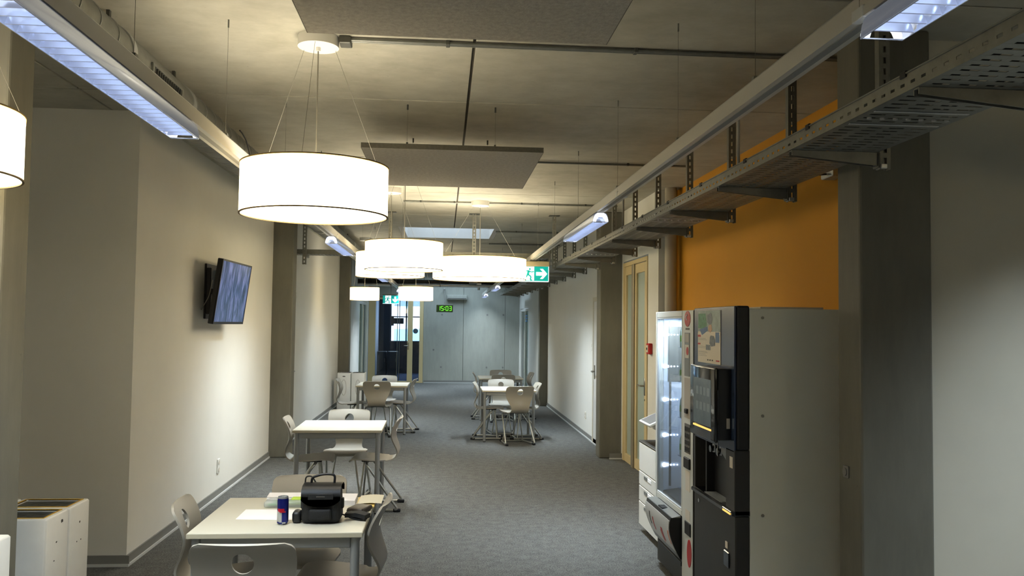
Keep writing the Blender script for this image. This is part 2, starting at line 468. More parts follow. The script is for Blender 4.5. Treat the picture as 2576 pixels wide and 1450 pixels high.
# walls of the corridor
def wall(name, x0, x1, y0, y1, z0, z1, m): 
    bm = BM(); box(bm, x0, x1, y0, y1, z0, z1); return struct(name, bm, m)
wall('wall_left_screen', -3.0, XL, 5.99, 10.72, 0, ZC, 'paint_white')
wall('wall_left_recess', -6.2, -3.0, 5.99, 6.15, 0, ZC, 'paint_white')
wall('wall_left_middle', -2.36, XL, 10.86, 17.4, 0, ZC, 'paint_white')
wall('wall_left_far', -2.36, XL, 17.4, 21.55, 0, ZC, 'paint_white')
bm = BM(); box(bm, -2.36, XL, 21.55, YE, 2.28, ZC); box(bm, -2.36, XL, 23.72, YE, 0, 2.28); struct('wall_left_lintel', bm, 'paint_white')
wall('wall_right_middle', XR, 2.42, 10.72, 17.4, 0, ZC, 'paint_white')
wall('wall_right_far', XR, 2.42, 17.4, 21.4, 0, ZC, 'paint_white')
bm = BM(); box(bm, XR, 2.42, 21.4, YE, 2.15, ZC); box(bm, XR, 2.42, 23.72, YE, 0, 2.15); struct('wall_right_lintel', bm, 'paint_white')
bm = BM()
box(bm, 2.30, 2.46, 8.74, 9.19, 0, ZC); box(bm, 2.30, 2.50, 10.47, 10.72, 0, ZC); box(bm, 2.30, 2.50, 9.19, 10.47, 2.52, ZC)
struct('wall_right_door', bm, 'paint_white')
wall('wall_orange', 2.51, 2.70, 4.12, 8.74, 0, ZC, 'paint_orange')
bm = BM(); box(bm, 2.46, 2.70, 8.74, 8.86, 0, ZC); struct('wall_orange_return', bm, 'paint_orange')
wall('wall_right_front', 2.38, 6.2, 3.98, 4.12, 0, ZC, 'paint_grey_white')
wall('wall_back', -6.2, 6.2, -5.2, -5.05, 0, ZC, 'paint_grey_white')
wall('wall_left_outer', -6.2, -6.05, -5.05, 5.99, 0, ZC, 'paint_grey_white')
wall('wall_right_outer', 6.05, 6.2, -5.05, 3.98, 0, ZC, 'paint_grey_white')
# rooms behind the two glazed side doors
wall('wall_left_office', -3.6, -3.5, 21.2, 24.0, 0, ZC, 'paint_grey_white')
wall('wall_right_office', 3.4, 3.5, 21.0, 24.0, 0, ZC, 'paint_grey_white')
wall('wall_door_room', 3.6, 3.7, 8.9, 10.8, 0, ZC, 'paint_grey_white')

# columns
def column(name, x0, x1, y0, y1):
    bm = BM(); box(bm, x0, x1, y0, y1, 0, ZC-0.001, 0.012, 2); struct(name, bm, 'concrete_column')
column('column_left_front', -2.33, -1.965, 3.85, 4.08)
column('column_left_middle', -2.30, -1.905, 10.63, 10.87)
column('column_left_rear', -2.30, -1.935, 17.3, 17.54)
column('column_right_front', 2.008, 2.375, 3.85, 4.08)
column('column_right_middle', 2.012, 2.40, 10.56, 10.80)
column('column_right_rear', 2.012, 2.40, 17.3, 17.54)

# end wall: board-formed concrete panels with tie holes
bm = BM(); box(bm, -0.58, 2.42, YE+0.012, YE+0.2, 0, ZC); box(bm, -2.36, -0.58, YE+0.012, YE+0.2, 2.46, ZC)
endw = struct('wall_end', bm, 'joint_dark')
PX = [-0.58, 0.566, 1.771, 2.42]
for i in range(3):
    bm = BM(); box(bm, PX[i]+0.004, PX[i+1]-0.004, YE, YE+0.014, 0, ZC, 0.003); part(endw, 'concrete_panel', bm, 'concrete_wall')
bm = BM(); box(bm, -2.36, -0.588, YE, YE+0.014, 2.46, ZC, 0.003); part(endw, 'concrete_panel', bm, 'concrete_wall')
for (x, z) in ((-0.05, 1.96), (1.256, 1.968), (1.72, 1.974), (-0.06, 0.456), (1.25, 0.456), (1.72, 0.456), (-0.28, 0.95)):
    bm = BM(); ring(bm, (0, 0), 0.016, 0.026, -0.004, 0.004, 16); cyl(bm, (0,0,-0.004), (0,0,0.001), 0.017, 16)
    bmesh.ops.rotate(bm, verts=bm.verts[:], cent=(0,0,0), matrix=Matrix.Rotation(PI/2, 3, 'X'))
    bmesh.ops.translate(bm, verts=bm.verts[:], vec=(x, YE-0.001, z))
    part(endw, 'tie_hole', bm, 'skirting_grey')

# baseboards: grey board with a pale strip along the carpet
def baseboard(name, segs):
    """segs: (axis, wall coordinate, from, to, direction into the room)"""
    bm = BM(); b2 = BM()
    for ax, c, a, b, d in segs:
        if ax == 'x':
            box(bm, c, c+d*0.012, a, b, 0.018, 0.075); box(b2, c, c+d*0.022, a, b, 0.0, 0.018)
        else:
            box(bm, a, b, c, c+d*0.012, 0.018, 0.075); box(b2, a, b, c, c+d*0.022, 0.0, 0.018)
    o = struct(name, bm, 'skirting_grey'); part(o, 'floor_strip', b2, 'skirting_strip'); return o
baseboard('baseboard_left', [('x', XL, 5.99, 10.63, 1), ('y', 5.99, -6.0, XL+0.022, -1)])
baseboard('baseboard_left_middle', [('x', XL, 10.87, 17.3, 1)])
baseboard('baseboard_left_far', [('x', XL, 17.54, 21.5, 1)])
baseboard('baseboard_right_middle', [('x', XR, 10.8, 17.3, -1)])
baseboard('baseboard_right_far', [('x', XR, 17.54, 21.4, -1)])
baseboard('baseboard_end', [('y', YE, -0.55, 2.15, -1)])
baseboard('baseboard_right_door', [('y', 10.47+0.0, 2.13, 2.29, 1), ('x', 2.30, 8.76, 9.18, -1)])

# ------------------------------------------------------------------ doors and glazing
def handle_on(parent, x, y, z, d, along=1, nm='door_handle'):
    """lever handle on a plane of constant x; d = direction out of the leaf"""
    bm = BM(); box(bm, x, x+d*0.008, y-0.022, y+0.022, z-0.11, z+0.09, 0.004)
    cyl(bm, (x, y, z), (x+d*0.05, y, z), 0.010, 10)
    tube(bm, fillet([(x+d*0.05, y-along*0.005, z), (x+d*0.052, y+along*0.06, z), (x+d*0.05, y+along*0.13, z)], 0.02), 0.010, 8)
    return part(parent, nm, bm, 'steel_handle', 40)

# flush white doors in both corridor walls, mostly behind the columns
bm = BM(); box(bm, XL-0.01, XL+0.012, 10.90, 12.06, 0.012, 2.12, 0.004); d1 = struct('door_1', bm, 'door_white')
bm = BM(); box(bm, XL, XL+0.022, 12.06, 12.10, 0.0, 2.16); box(bm, XL, XL+0.022, 10.88, 12.06, 2.12, 2.16); part(d1, 'door_frame', bm, 'paint_grey_white')
handle_on(d1, XL+0.012, 11.98, 1.0, 1, -1)
bm = BM(); box(bm, XL+0.012, XL+0.03, 12.18, 12.26, 2.05, 2.13, 0.004); box(bm, XL+0.012, XL+0.024, 12.20, 12.24, 1.99, 2.05)
part(d1, 'door_contact', bm, 'paint_white')
bm = BM(); box(bm, XR-0.012, XR+0.01, 10.86, 11.90, 0.012, 2.05, 0.004); d2 = struct('door_2', bm, 'door_white')
bm = BM(); box(bm, XR-0.02, XR, 11.90, 11.96, 0.0, 2.11); box(bm, XR-0.02, XR, 10.84, 11.90, 2.05, 2.11); part(d2, 'door_frame', bm, 'paint_grey_white')
handle_on(d2, XR-0.012, 11.80, 1.04, -1, -1)

# glazed door beside the vending machines
bm = BM(); y0, y1, zt, X = 9.20, 10.46, 2.50, 2.30
box(bm, X-0.012, X+0.10, y1-0.07, y1, 0, zt, 0.004); box(bm, X-0.012, X+0.10, y0, y0+0.035, 0, zt, 0.004)
box(bm, X-0.012, X+0.10, y0+0.035, y1-0.07, zt-0.05, zt, 0.004)
d3 = struct('door_3', bm, 'door_frame_beige')
bm = BM()     # fixed side light frame
box(bm, X, X+0.06, y1-0.13, y1-0.07, 0, zt-0.05, 0.003); box(bm, X, X+0.06, 9.90, y1-0.13, 0.0, 0.10, 0.003); box(bm, X, X+0.06, 9.90, y1-0.13, zt-0.16, zt-0.05, 0.003)
part(d3, 'side_light_frame', bm, 'door_frame_beige')
bm = BM(); box(bm, X+0.025, X+0.035, 9.90, y1-0.13, 0.10, zt-0.16); part(d3, 'pane', bm, 'glass_frosted')
bm = BM(); box(bm, X-0.03, X+0.06, 9.79, 9.90, 0.0, zt-0.05, 0.006); part(d3, 'mullion', bm, 'door_stile')
bm = BM()     # the leaf
box(bm, X-0.01, X+0.05, y0+0.04, y0+0.11, 0.01, zt-0.06, 0.003); box(bm, X-0.01, X+0.05, 9.73, 9.785, 0.01, zt-0.06, 0.003)
box(bm, X-0.01, X+0.05, y0+0.11, 9.73, 0.01, 0.13, 0.003); box(bm, X-0.01, X+0.05, y0+0.11, 9.73, zt-0.17, zt-0.06, 0.003)
lf = part(d3, 'door_leaf', bm, 'door_frame_beige')
bm = BM(); box(bm, X+0.015, X+0.025, y0+0.11, 9.73, 0.13, zt-0.17); part(lf, 'pane', bm, 'glass_frosted')
handle_on(lf, X-0.01, y0+0.085, 1.02, -1, 1)
bm = BM(); disc(bm, (X-0.012, y0+0.085, 0.86), (1,0,0), 0.012, 0.008, 12); part(lf, 'keyhole', bm, 'steel_handle')

# glazed doors far along the corridor
def side_glazing(name, X, d, y0, y1, zt, frame):
    bm = BM(); box(bm, X, X+d*0.08, y0, y0+0.06, 0, zt, 0.003); box(bm, X, X+d*0.08, y1-0.06, y1, 0, zt, 0.003)
    box(bm, X, X+d*0.08, y0+0.06, y1-0.06, zt-0.06, zt, 0.003); box(bm, X, X+d*0.08, (y0+y1)/2-0.03, (y0+y1)/2+0.03, 0, zt-0.06, 0.003)
    o = struct(name, bm, frame)
    for a, b in ((y0+0.06, (y0+y1)/2-0.03), ((y0+y1)/2+0.03, y1-0.06)):
        bm = BM(); box(bm, X+d*0.035, X+d*0.045, a, b, 0.02, zt-0.06); part(o, 'pane', bm, 'glass_dark')
    return o
side_glazing('door_4', XL-0.02, -1, 21.55, 23.72, 2.26, 'paint_white')
d5 = side_glazing('door_5', XR+0.02, 1, 21.4, 23.72, 2.13, 'paint_white')
for k in range(3):
    bm = BM(); box(bm, XR+0.008, XR+0.018, 21.75, 22.25, 1.78+k*0.07, 1.82+k*0.07); part(d5, 'lettering_bar', bm, 'mark_blue')

# glass screen with door in the end wall
bm = BM(); X0, X1, zt = -2.14, -0.58, 2.44
for a, b in ((X0, X0+0.20), (-1.03, -0.88), (X1-0.11, X1)): box(bm, a, b, YE-0.02, YE+0.08, 0, zt, 0.004)
box(bm, X0+0.20, X1-0.11, YE-0.02, YE+0.08, zt-0.06, zt, 0.004); box(bm, X0+0.20, -1.03, YE-0.015, YE+0.08, 0, 0.05, 0.004); box(bm, -0.88, X1-0.11, YE-0.015, YE+0.08, 0, 0.05, 0.004)
d6 = struct('door_6', bm, 'door_frame_beige')
for a, b in ((X0+0.20, -1.33), (-1.25, -1.03), (-0.88, X1-0.11)):
    bm = BM(); box(bm, a, b, YE+0.025, YE+0.035, 0.05, zt-0.06); part(d6, 'pane', bm, 'glass_clear')
bm = BM(); box(bm, -1.33, -1.31, YE, YE+0.06, 0.05, zt-0.06); box(bm, -1.27, -1.25, YE, YE+0.06, 0.05, zt-0.06); part(d6, 'glass_edge_profile', bm, 'zinc_dark')
bm = BM(); disc(bm, (-0.80, YE+0.018, 1.48), (0,1,0), 0.075, 0.006, 28); part(d6, 'round_sticker', bm, 'disc_grey')
bm = BM(); box(bm, -1.02, -0.98, YE-0.03, YE-0.022, 0.95, 1.15, 0.003); tube(bm, fillet([(-1.0, YE-0.03, 1.06), (-1.0, YE-0.08, 1.06), (-1.12, YE-0.085, 1.06)], 0.02), 0.010, 8)
part(d6, 'door_handle', bm, 'steel_handle', 40)

# ------------------------------------------------------------------ room behind the glass screen, with a window to the street
wall('wall_far_room_left', -2.36, -2.2, 24.12, 28.6, 0, ZC, 'wall_blue_white')
wall('wall_far_room_right', 0.9, 1.0, 24.12, 28.6, 0, ZC, 'wall_blue_white')
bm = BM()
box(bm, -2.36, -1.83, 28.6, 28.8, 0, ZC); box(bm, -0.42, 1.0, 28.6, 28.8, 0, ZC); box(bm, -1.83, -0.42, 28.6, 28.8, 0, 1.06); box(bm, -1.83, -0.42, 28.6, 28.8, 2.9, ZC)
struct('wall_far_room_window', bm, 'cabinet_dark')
bm = BM(); box(bm, -2.36, 1.0, 24.1, 28.8, ZC, ZC+0.2); struct('ceiling_far_room', bm, 'concrete_ceiling')
bm = BM()
for x in (-1.83, -1.30, -1.18, -0.47): box(bm, x, x+0.05, 28.58, 28.64, 1.06, 2.9)
box(bm, -1.83, -0.42, 28.58, 28.64, 1.06, 1.10); box(bm, -1.83, -0.42, 28.58, 28.64, 1.90, 1.94); box(bm, -1.83, -0.42, 28.58, 28.64, 2.86, 2.9)
w1 = struct('window_1', bm, 'facade_dark')
for a, b in ((-1.78, -1.30), (-1.25, -1.18), (-1.13, -0.47)):
    bm = BM(); box(bm, a, b, 28.605, 28.613, 1.10, 2.86); part(w1, 'pane', bm, 'glass_clear')
ld = bpy.data.lights.new('window_portal', 'AREA'); ld.shape = 'RECTANGLE'; ld.size = 1.35; ld.size_y = 1.76; ld.cycles.is_portal = True
lo = bpy.data.objects.new('window_portal', ld); COL.objects.link(lo); lo.location = (-1.12, 28.56, 1.98); lo.rotation_euler = (-PI/2, 0, 0)
for k, (a, b, lab) in enumerate(((-2.12, -1.83, 'dark grey office cabinet against the pale wall behind the glass screen'), (-1.79, -1.48, 'dark grey office cabinet under the street window behind the glass screen'))):
    c = thing('office_cabinet', lab, 'cabinet', ((a+b)/2, 27.2, 0), 'cabinets behind the glass screen')
    bm = BM(); box(bm, a, b, 26.95, 27.45, 0.0, 0.78, 0.006); part(c, 'body', bm, 'cabinet_dark')
    bm = BM(); box(bm, a+0.012, b-0.012, 26.935, 26.95, 0.03, 0.76, 0.003); dd = part(c, 'door', bm, 'cabinet_dark')
    bm = BM(); box(bm, b-0.05, b-0.035, 26.92, 26.935, 0.45, 0.57); part(dd, 'handle', bm, 'zinc')
c = thing('notice_board', 'slim dark framed board hanging on the pale wall behind the glass screen', 'board', (-2.18, 26.0, 1.3))
bm = BM(); box(bm, -2.2, -2.17, 25.6, 26.5, 1.25, 1.95, 0.004); part(c, 'frame', bm, 'cabinet_dark')
bm = BM(); box(bm, -2.172, -2.166, 25.64, 26.46, 1.29, 1.91); part(c, 'sheet', bm, 'facade_white')
c = thing('wall_display', 'small dark display on a bracket seen through the glass screen', 'display', (-1.52, 25.6, 1.75))
bm = BM(); box(bm, -1.52, -1.22, 25.58, 25.62, 1.68, 1.86, 0.005); part(c, 'panel', bm, 'disc_grey')
bm = BM(); box(bm, -1.62, -1.52, 25.59, 25.61, 1.62, 1.92, 0.004); part(c, 'bracket', bm, 'disc_grey')
bm = BM(); box(bm, -1.575, -1.565, 25.595, 25.605, 1.92, ZC); part(c, 'drop_rod', bm, 'zinc_dark')
# street facade opposite
c = thing('street_building', 'pale office building outside the far window', 'building', (-1.0, 44, -4))
bm = BM(); box(bm, -12, 10, 44, 50, -4, 6.0); part(c, 'facade', bm, 'facade_white')
for i in range(10):
    for j in range(3):
        bm = BM(); box(bm, -11+i*2.1, -9.6+i*2.1, 43.95, 44.0, -2.6+j*2.6, -1.2+j*2.6); part(c, 'window', bm, 'facade_blue' if (i+j) % 3 else 'facade_dark')
bm = BM(); box(bm, -30, 30, 30, 70, -4.2, -4.0); struct('ground_street', bm, 'facade_white')

# ------------------------------------------------------------------ small wall fittings
def fire_alarm():
    c = thing('fire_alarm_point', 'red fire alarm call point on the white wall beside the glazed door', 'fire alarm', (2.30, 9.03, 1.45))
    bm = BM(); box(bm, 2.255, 2.30, 8.975, 9.085, 1.39, 1.51, 0.006); part(c, 'housing', bm, 'red_plastic')
    bm = BM(); box(bm, 2.249, 2.256, 8.995, 9.065, 1.41, 1.49, 0.003); part(c, 'glass_plate', bm, 'label_paper')
    bm = BM(); disc(bm, (2.247, 9.03, 1.45), (1,0,0), 0.014, 0.006, 16); part(c, 'push_button', bm, 'black_plastic')
fire_alarm()
def socket(name, lab, X, d, y, z, h=0.14, n=2, w=0.04, pm='paint_white'):
    c = thing(name, lab, 'socket' if n > 1 else 'switch', (X, y, z))
    bm = BM(); box(bm, X, X+d*0.01, y-w, y+w, z, z+h, 0.003); part(c, 'plate', bm, pm)
    for k in range(n):
        bm = BM(); disc(bm, (X+d*0.012, y, z+h*(k+0.5)/n), (1,0,0), 0.02, 0.006, 16); part(c, 'insert', bm, 'label_paper' if n > 1 else pm)
socket('wall_socket', 'white double wall socket low on the wall under the television', XL, 1, 8.29, 0.225)
socket('wall_socket', 'small white socket low on the wall opposite the bins', XR, -1, 12.6, 0.28, 0.10, 2)
socket('light_switch', 'grey framed light switch beside the white flush door with a column', XR, -1, 12.08, 1.33, 0.15, 1)
socket('column_socket', 'small grey switch plate on the concrete column by the coffee machine', 2.008, -1, 3.99, 0.96, 0.06, 1, 0.025, 'skirting_grey')

# vertical service pipe in the orange niche
c = thing('service_pipe', 'thick beige vertical pipe in the corner beside the orange wall', 'pipe', (2.40, 8.62, 0))
bm = BM(); cyl(bm, (2.40, 8.62, 0), (2.40, 8.62, ZC), 0.062, 24); part(c, 'pipe', bm, 'pipe_paint', 40)
for z in (0.4, 2.72):
    bm = BM(); ring(bm, (2.40, 8.62), 0.061, 0.067, z, z+0.04, 24); box(bm, 2.38, 2.42, 8.685, 8.74, z+0.005, z+0.035); part(c, 'clamp', bm, 'zinc')

# ------------------------------------------------------------------ acoustic ceiling panels on wires
def acoustic(y0, y1, lab):
    x0, x1, z0, z1 = -0.565, 0.655, 2.865, 2.90
    c = thing('acoustic_panel', lab, 'ceiling panel', ((x0+x1)/2, (y0+y1)/2, z0), 'grey felt ceiling panels')
    bm = BM(); box(bm, x0, x1, y0, y1, z0, z1, 0.002)
    p = part(c, 'felt_board', bm, 'acoustic_felt')
    bm = BM(); e = 0.002
    box(bm, x0-e, x1+e, y0-e, y0, z0+0.001, z1); box(bm, x0-e, x1+e, y1, y1+e, z0+0.001, z1); box(bm, x0-e, x0, y0, y1, z0+0.001, z1); box(bm, x1, x1+e, y0, y1, z0+0.001, z1)
    part(c, 'edge_band', bm, 'felt_edge')
    for x in (x0+0.30, x1-0.325):
        for y in (y0+0.06, y1-0.42):
            bm = BM(); cyl(bm, (x, y, z1), (x, y, ZC-0.03), 0.0012, 6); w = part(c, 'wire', bm, 'steel_wire')
            bm = BM(); cyl(bm, (x, y, ZC-0.035), (x, y, ZC), 0.006, 10); part(w, 'ceiling_grip', bm, 'zinc_dark')
            bm = BM(); cyl(bm, (x, y, z1-0.001), (x, y, z1+0.022), 0.007, 10); part(w, 'panel_grip', bm, 'zinc_dark')
acoustic(1.85, 3.34, 'grey felt ceiling panel over the camera bag table, cut by the picture top')
acoustic(5.52, 7.02, 'grey felt ceiling panel hanging whole behind the large drum lamp')

# ------------------------------------------------------------------ drum lamps
def drum_lamp(x, y, R, z0, z1, lab, cord=True, canopy=True):
    c = thing('drum_pendant_lamp', lab, 'lamp', (x, y, z0), 'cream drum pendant lamps')
    bm = BM(); ring(bm, (x, y), R-0.004, R, z0+0.004, z1-0.004, 48); part(c, 'shade', bm, 'lamp_fabric', 40)
    bm = BM(); ring(bm, (x, y), R-0.003, R+0.001, z1-0.020, z1-0.004, 48); part(c, 'top_hem', bm, 'lamp_hem', 40)  # yellow falloff of lamp light at the top edge, painted as a band
    for za in (z0, z1-0.004):
        bm = BM(); ring(bm, (x, y), R-0.006, R+0.0025, za, za+0.006, 72); part(c, 'rim', bm, 'lamp_trim', 40)
    bm = BM(); cyl(bm, (x, y, z0+0.008), (x, y, z0+0.016), R-0.006, 64); part(c, 'diffuser', bm, 'lamp_diffuser', 40)
    bm = BM()
    for k in range(3):
        a = k*2*PI/3 + 0.5
        cyl(bm, (x, y, z1-0.02), (x+(R-0.004)*math.cos(a), y+(R-0.004)*math.sin(a), z1-0.02), 0.004, 6)
    cyl(bm, (x, y, z1-0.10), (x, y, z1+0.01), 0.022, 12); part(c, 'spider', bm, 'canopy_white')
    ld = bpy.data.lights.new('bulb', 'POINT'); ld.energy = LAMP_BULB; ld.shadow_soft_size = 0.06; ld.color = (1.0, 0.96, 0.89)
    lo = bpy.data.objects.new('bulb', ld); COL.objects.link(lo); lo.parent = c; lo.location = (0, 0, 0.10)
    cr, ch = 0.105, 0.055
    bm = BM(); cyl(bm, (x, y, ZC-ch), (x, y, ZC), cr, 40); ca = part(c, 'canopy', bm, 'canopy_white', 40)
    bm = BM(); cyl(bm, (x, y, ZC-ch-0.02), (x, y, ZC-ch), 0.012, 12); part(ca, 'cable_gland', bm, 'canopy_white')
    bm = BM(); cyl(bm, (x, y, z1), (x, y, ZC-ch-0.02), 0.0035, 8); part(c, 'cable', bm, 'steel_wire')
    for k in range(3):
        a = k*2*PI/3 + 0.5
        bm = BM(); tube(bm, [(x+(R-0.01)*math.cos(a), y+(R-0.01)*math.sin(a), z1), (x+cr*0.9*math.cos(a), y+cr*0.9*math.sin(a), ZC-ch)], 0.0011, 5)
        part(c, 'wire', bm, 'steel_wire')
    return c
drum_lamp(-0.67, 4.30, 0.372, 2.243, 2.50, 'large glowing drum lamp hanging over the table with the camera bag')
drum_lamp(-2.02, 3.28, 0.372, 2.243, 2.50, 'glowing drum lamp cut off at the picture edge beside the concrete column')
drum_lamp(-0.39, 8.0, 0.372, 2.21, 2.48, 'glowing drum lamp in front of another, between felt panel and wide lamp')
drum_lamp(-0.59, 9.1, 0.372, 2.205, 2.47, 'yellowish drum lamp half hidden behind a similar drum lamp')
drum_lamp(0.42, 9.92, 0.56, 2.235, 2.485, 'extra wide flat glowing drum lamp beside the exit sign')
drum_lamp(-1.373, 14.5, 0.25, 2.09, 2.313, 'small far drum lamp close to the rear concrete column')
drum_lamp(3.9, -0.8, 0.372, 2.243, 2.50, 'drum lamp behind the viewer over the open area, tray side')  # added out of view to brighten the wall on the tray side
drum_lamp(-1.2, -0.9, 0.372, 2.243, 2.50, 'drum lamp behind the viewer over the open area, bins side')  # added out of view as fill for the open area
drum_lamp(-0.56, 16.5, 0.34, 2.15, 2.425, 'small far drum lamp above the glass screen and its green sign')

# surface conduits along the ceiling
def conduit(y, x0, x1, lab, rr=0.011, n=1):
    c = thing('ceiling_conduit', lab, 'conduit', ((x0+x1)/2, y, ZC-0.02))
    for k in range(n):
        bm = BM(); cyl(bm, (x0, y+k*0.024, ZC-rr-0.004), (x1, y+k*0.024, ZC-rr-0.004), rr, 10); part(c, 'tube', bm, 'zinc', 40)
    m = max(2, int((x1-x0)/0.8))
    for k in range(m):
        x = x0 + (k+0.5)*(x1-x0)/m
        bm = BM(); box(bm, x-0.01, x+0.01, y-0.013, y+0.013+(n-1)*0.024, ZC-0.024, ZC, 0.002); part(c, 'clip', bm, 'zinc_dark')
    return c
c = conduit(4.28, -0.50, 2.5, 'twin metal conduit running sideways from the large drum lamp canopy', 0.009, 2)
bm = BM(); box(bm, -0.56, -0.50, 4.255, 4.34, ZC-0.04, ZC, 0.004); part(c, 'end_box', bm, 'zinc_dark')
conduit(7.36, 0.0, 2.2, 'dark conduit emerging from behind the felt panel', 0.010)
conduit(9.95, -0.50, 0.31, 'short bright conduit leading to the wide drum lamp canopy', 0.011)
conduit(9.95, 0.53, 2.1, 'conduit leading from the wide drum lamp canopy to the light track', 0.011)
conduit(13.0, 0.80, 2.1, 'conduit beside the near edge of the skylight', 0.013)
conduit(15.0, 0.80, 2.1, 'conduit just beyond the skylight', 0.013)
# ------------------------------------------------------------------ light tracks with louvred luminaires
def light_track(x, y0, y1, lab, wires):
    c = thing('light_track', lab, 'light track', (x, (y0+y1)/2, 2.52), 'suspended light tracks')
    n = max(1, round((y1-y0)/3.0)); L = (y1-y0)/n
    for k in range(n):
        a, b = y0+k*L+0.002, y0+(k+1)*L-0.002
        bm = BM()
        prism(bm, [(x-0.034, 2.522), (x+0.034, 2.522), (x+0.034, 2.548), (x+0.028, 2.552), (x+0.028, 2.585), (x+0.020, 2.595), (x-0.020, 2.595), (x-0.028, 2.585), (x-0.028, 2.552), (x-0.034, 2.548)], 'y', a, b)
        s = part(c, 'track_section', bm, 'track_white')
        bm = BM(); box(bm, x-0.012, x+0.012, a, b, 2.5195, 2.5222); part(s, 'groove', bm, 'skirting_grey')
        bm = BM(); box(bm, x-0.036, x+0.036, b-0.03, b+0.03, 2.5205, 2.5535, 0.002); part(s, 'coupler', bm, 'skirting_strip')
    for y in wires:
        bm = BM(); cyl(bm, (x, y, 2.595), (x, y, ZC), 0.0010, 6); w = part(c, 'wire', bm, 'steel_wire')
        bm = BM(); cyl(bm, (x, y, ZC-0.04), (x, y, ZC), 0.004, 8); part(w, 'ceiling_grip', bm, 'zinc')
        bm = BM(); box(bm, x-0.01, x+0.01, y-0.012, y+0.012, 2.594, 2.615); part(w, 'clamp', bm, 'zinc')
    return c
light_track(-1.075, -1.0, 23.4, 'white light track on the television wall side', [0.4, 1.4, 2.9, 4.1, 5.6, 7.2, 9.0, 10.9, 12.8, 15, 17.5, 20, 22.5])
light_track(1.12, -1.0, 23.7, 'white light track on the cable tray side', [0.9, 2.9, 3.9, 5.3, 6.9, 8.4, 9.9, 12.0, 14.0, 16.0, 18.5, 21, 23])
BLADE = None
def luminaire(x, y0, L, lab):
    global BLADE
    zb, zt, hw = 2.45, 2.519, 0.056
    y1 = y0+L
    c = thing('louvre_luminaire', lab, 'ceiling light', (x, (y0+y1)/2, zb), 'louvred luminaires on the tracks')
    bm = BM(); box(bm, x-0.03, x+0.03, y0+0.01, y1-0.01, zt-0.008, zt, 0.002); part(c, 'gear_tray', bm, 'track_white')
    for s in (-1, 1):
        bm = BM(); prof = []
        for k in range(7):
            t = k/6; prof.append((x+s*(0.028+0.028*math.sin(t*PI/2)), zt-0.004-(zt-0.004-zb)*(1-math.cos(t*PI/2))))
        back = [(px+s*0.0018, pz+0.001) for px, pz in prof][::-1]
        prism(bm, prof+back, 'y', y0+0.004, y1-0.004); part(c, 'side_reflector', bm, 'louvre_side', 50)
    for yy, dy in ((y0, 1), (y1, -1)):
        bm = BM()
        # end cap: two wings joined at the top
        poly = [(-0.056,0),(-0.056,0.012),(-0.050,0.035),(-0.038,0.055),(-0.022,0.066),(0.022,0.066),(0.038,0.055),(0.050,0.035),(0.056,0.012),(0.056,0),(0.036,0),(0.028,0.018),(0.014,0.034),(-0.014,0.034),(-0.028,0.018),(-0.034,0)]
        prism(bm, [(x+px, zb+pz) for px, pz in poly], 'y', yy, yy+dy*0.004); part(c, 'end_cap', bm, 'luminaire_cap')
        bm = BM(); box(bm, x-0.054, x+0.054, yy, yy+dy*0.006, zb-0.002, zb+0.003, 0.001); part(c, 'end_rail', bm, 'chrome')
    bm = BM(); cyl(bm, (x, y0+0.03, zb+0.046), (x, y1-0.03, zb+0.046), 0.008, 10); part(c, 'tube', bm, 'louvre_side', 40)
    for s in (-1, 1):
        bm = BM(); box(bm, x+s*0.0535, x+s*0.0565, y0, y1, zb-0.001, zb+0.006); part(c, 'edge_rail', bm, 'louvre_side')
    if BLADE is None:
        bm = BM(); prism(bm, [(-0.052, 0.0), (0.052, 0.0), (0.046, 0.018), (0.030, 0.032), (-0.030, 0.032), (-0.046, 0.018)], 'y', -0.003, 0.003)
        BLADE = finish(bm, 'louvre_blade', 'louvre')
    n = 24
    for k in range(n):
        o = bpy.data.objects.new('louvre_blade', BLADE); COL.objects.link(o); o.parent = c
        o.location = (0, -L/2 + 0.03 + (k+0.5)*(L-0.06)/n, 0.001)
    ld = bpy.data.lights.new('luminaire_light', 'AREA'); ld.shape = 'RECTANGLE'; ld.size = 0.07; ld.size_y = L-0.08
    ld.energy = TUBE_W; ld.color = (0.78, 0.90, 1.0); ld.spread = math.radians(118)
    lo = bpy.data.objects.new('luminaire_light', ld); COL.objects.link(lo); lo.parent = c; lo.location = (0, 0, 0.036)
    return c
for k, y in enumerate((2.0, 7.93, 13.75, 19.9)):
    luminaire(-1.075, y, 1.48, ['long louvred luminaire crossing the picture corner above the bins', 'louvred luminaire on the television side, behind the large drum lamp', 'third louvred luminaire on the television side track', 'last louvred luminaire on the television side track'][k])
for k, y in enumerate((0.55, 5.88, 11.6, 17.3, 22.1)):
    luminaire(1.12, y, 1.48, ['louvred luminaire at the picture top above the cable tray', 'louvred luminaire on the tray side with bright end cap', 'third louvred luminaire on the tray side, behind the exit sign', 'fourth louvred luminaire on the tray side, far down the track', 'last louvred luminaire on the tray side, before the end wall'][k])

light_track(3.15, -3.5, 3.6, 'white light track over the open area, tray side, behind the viewer', [-2.5, 0.0, 2.6])  # tracks added out of view to carry the fill luminaires
light_track(-3.9, -3.5, 5.0, 'white light track over the open area, bins side, behind the viewer', [-2.5, 0.5, 3.6])
luminaire(3.15, 2.0, 1.48, 'louvred luminaire over the open area, tray side, front one')  # unseen luminaires, added to brighten the walls around the open area
luminaire(3.15, -2.6, 1.48, 'louvred luminaire over the open area, tray side, rear one')
luminaire(-3.9, 2.2, 1.48, 'louvred luminaire over the open area, bins side')

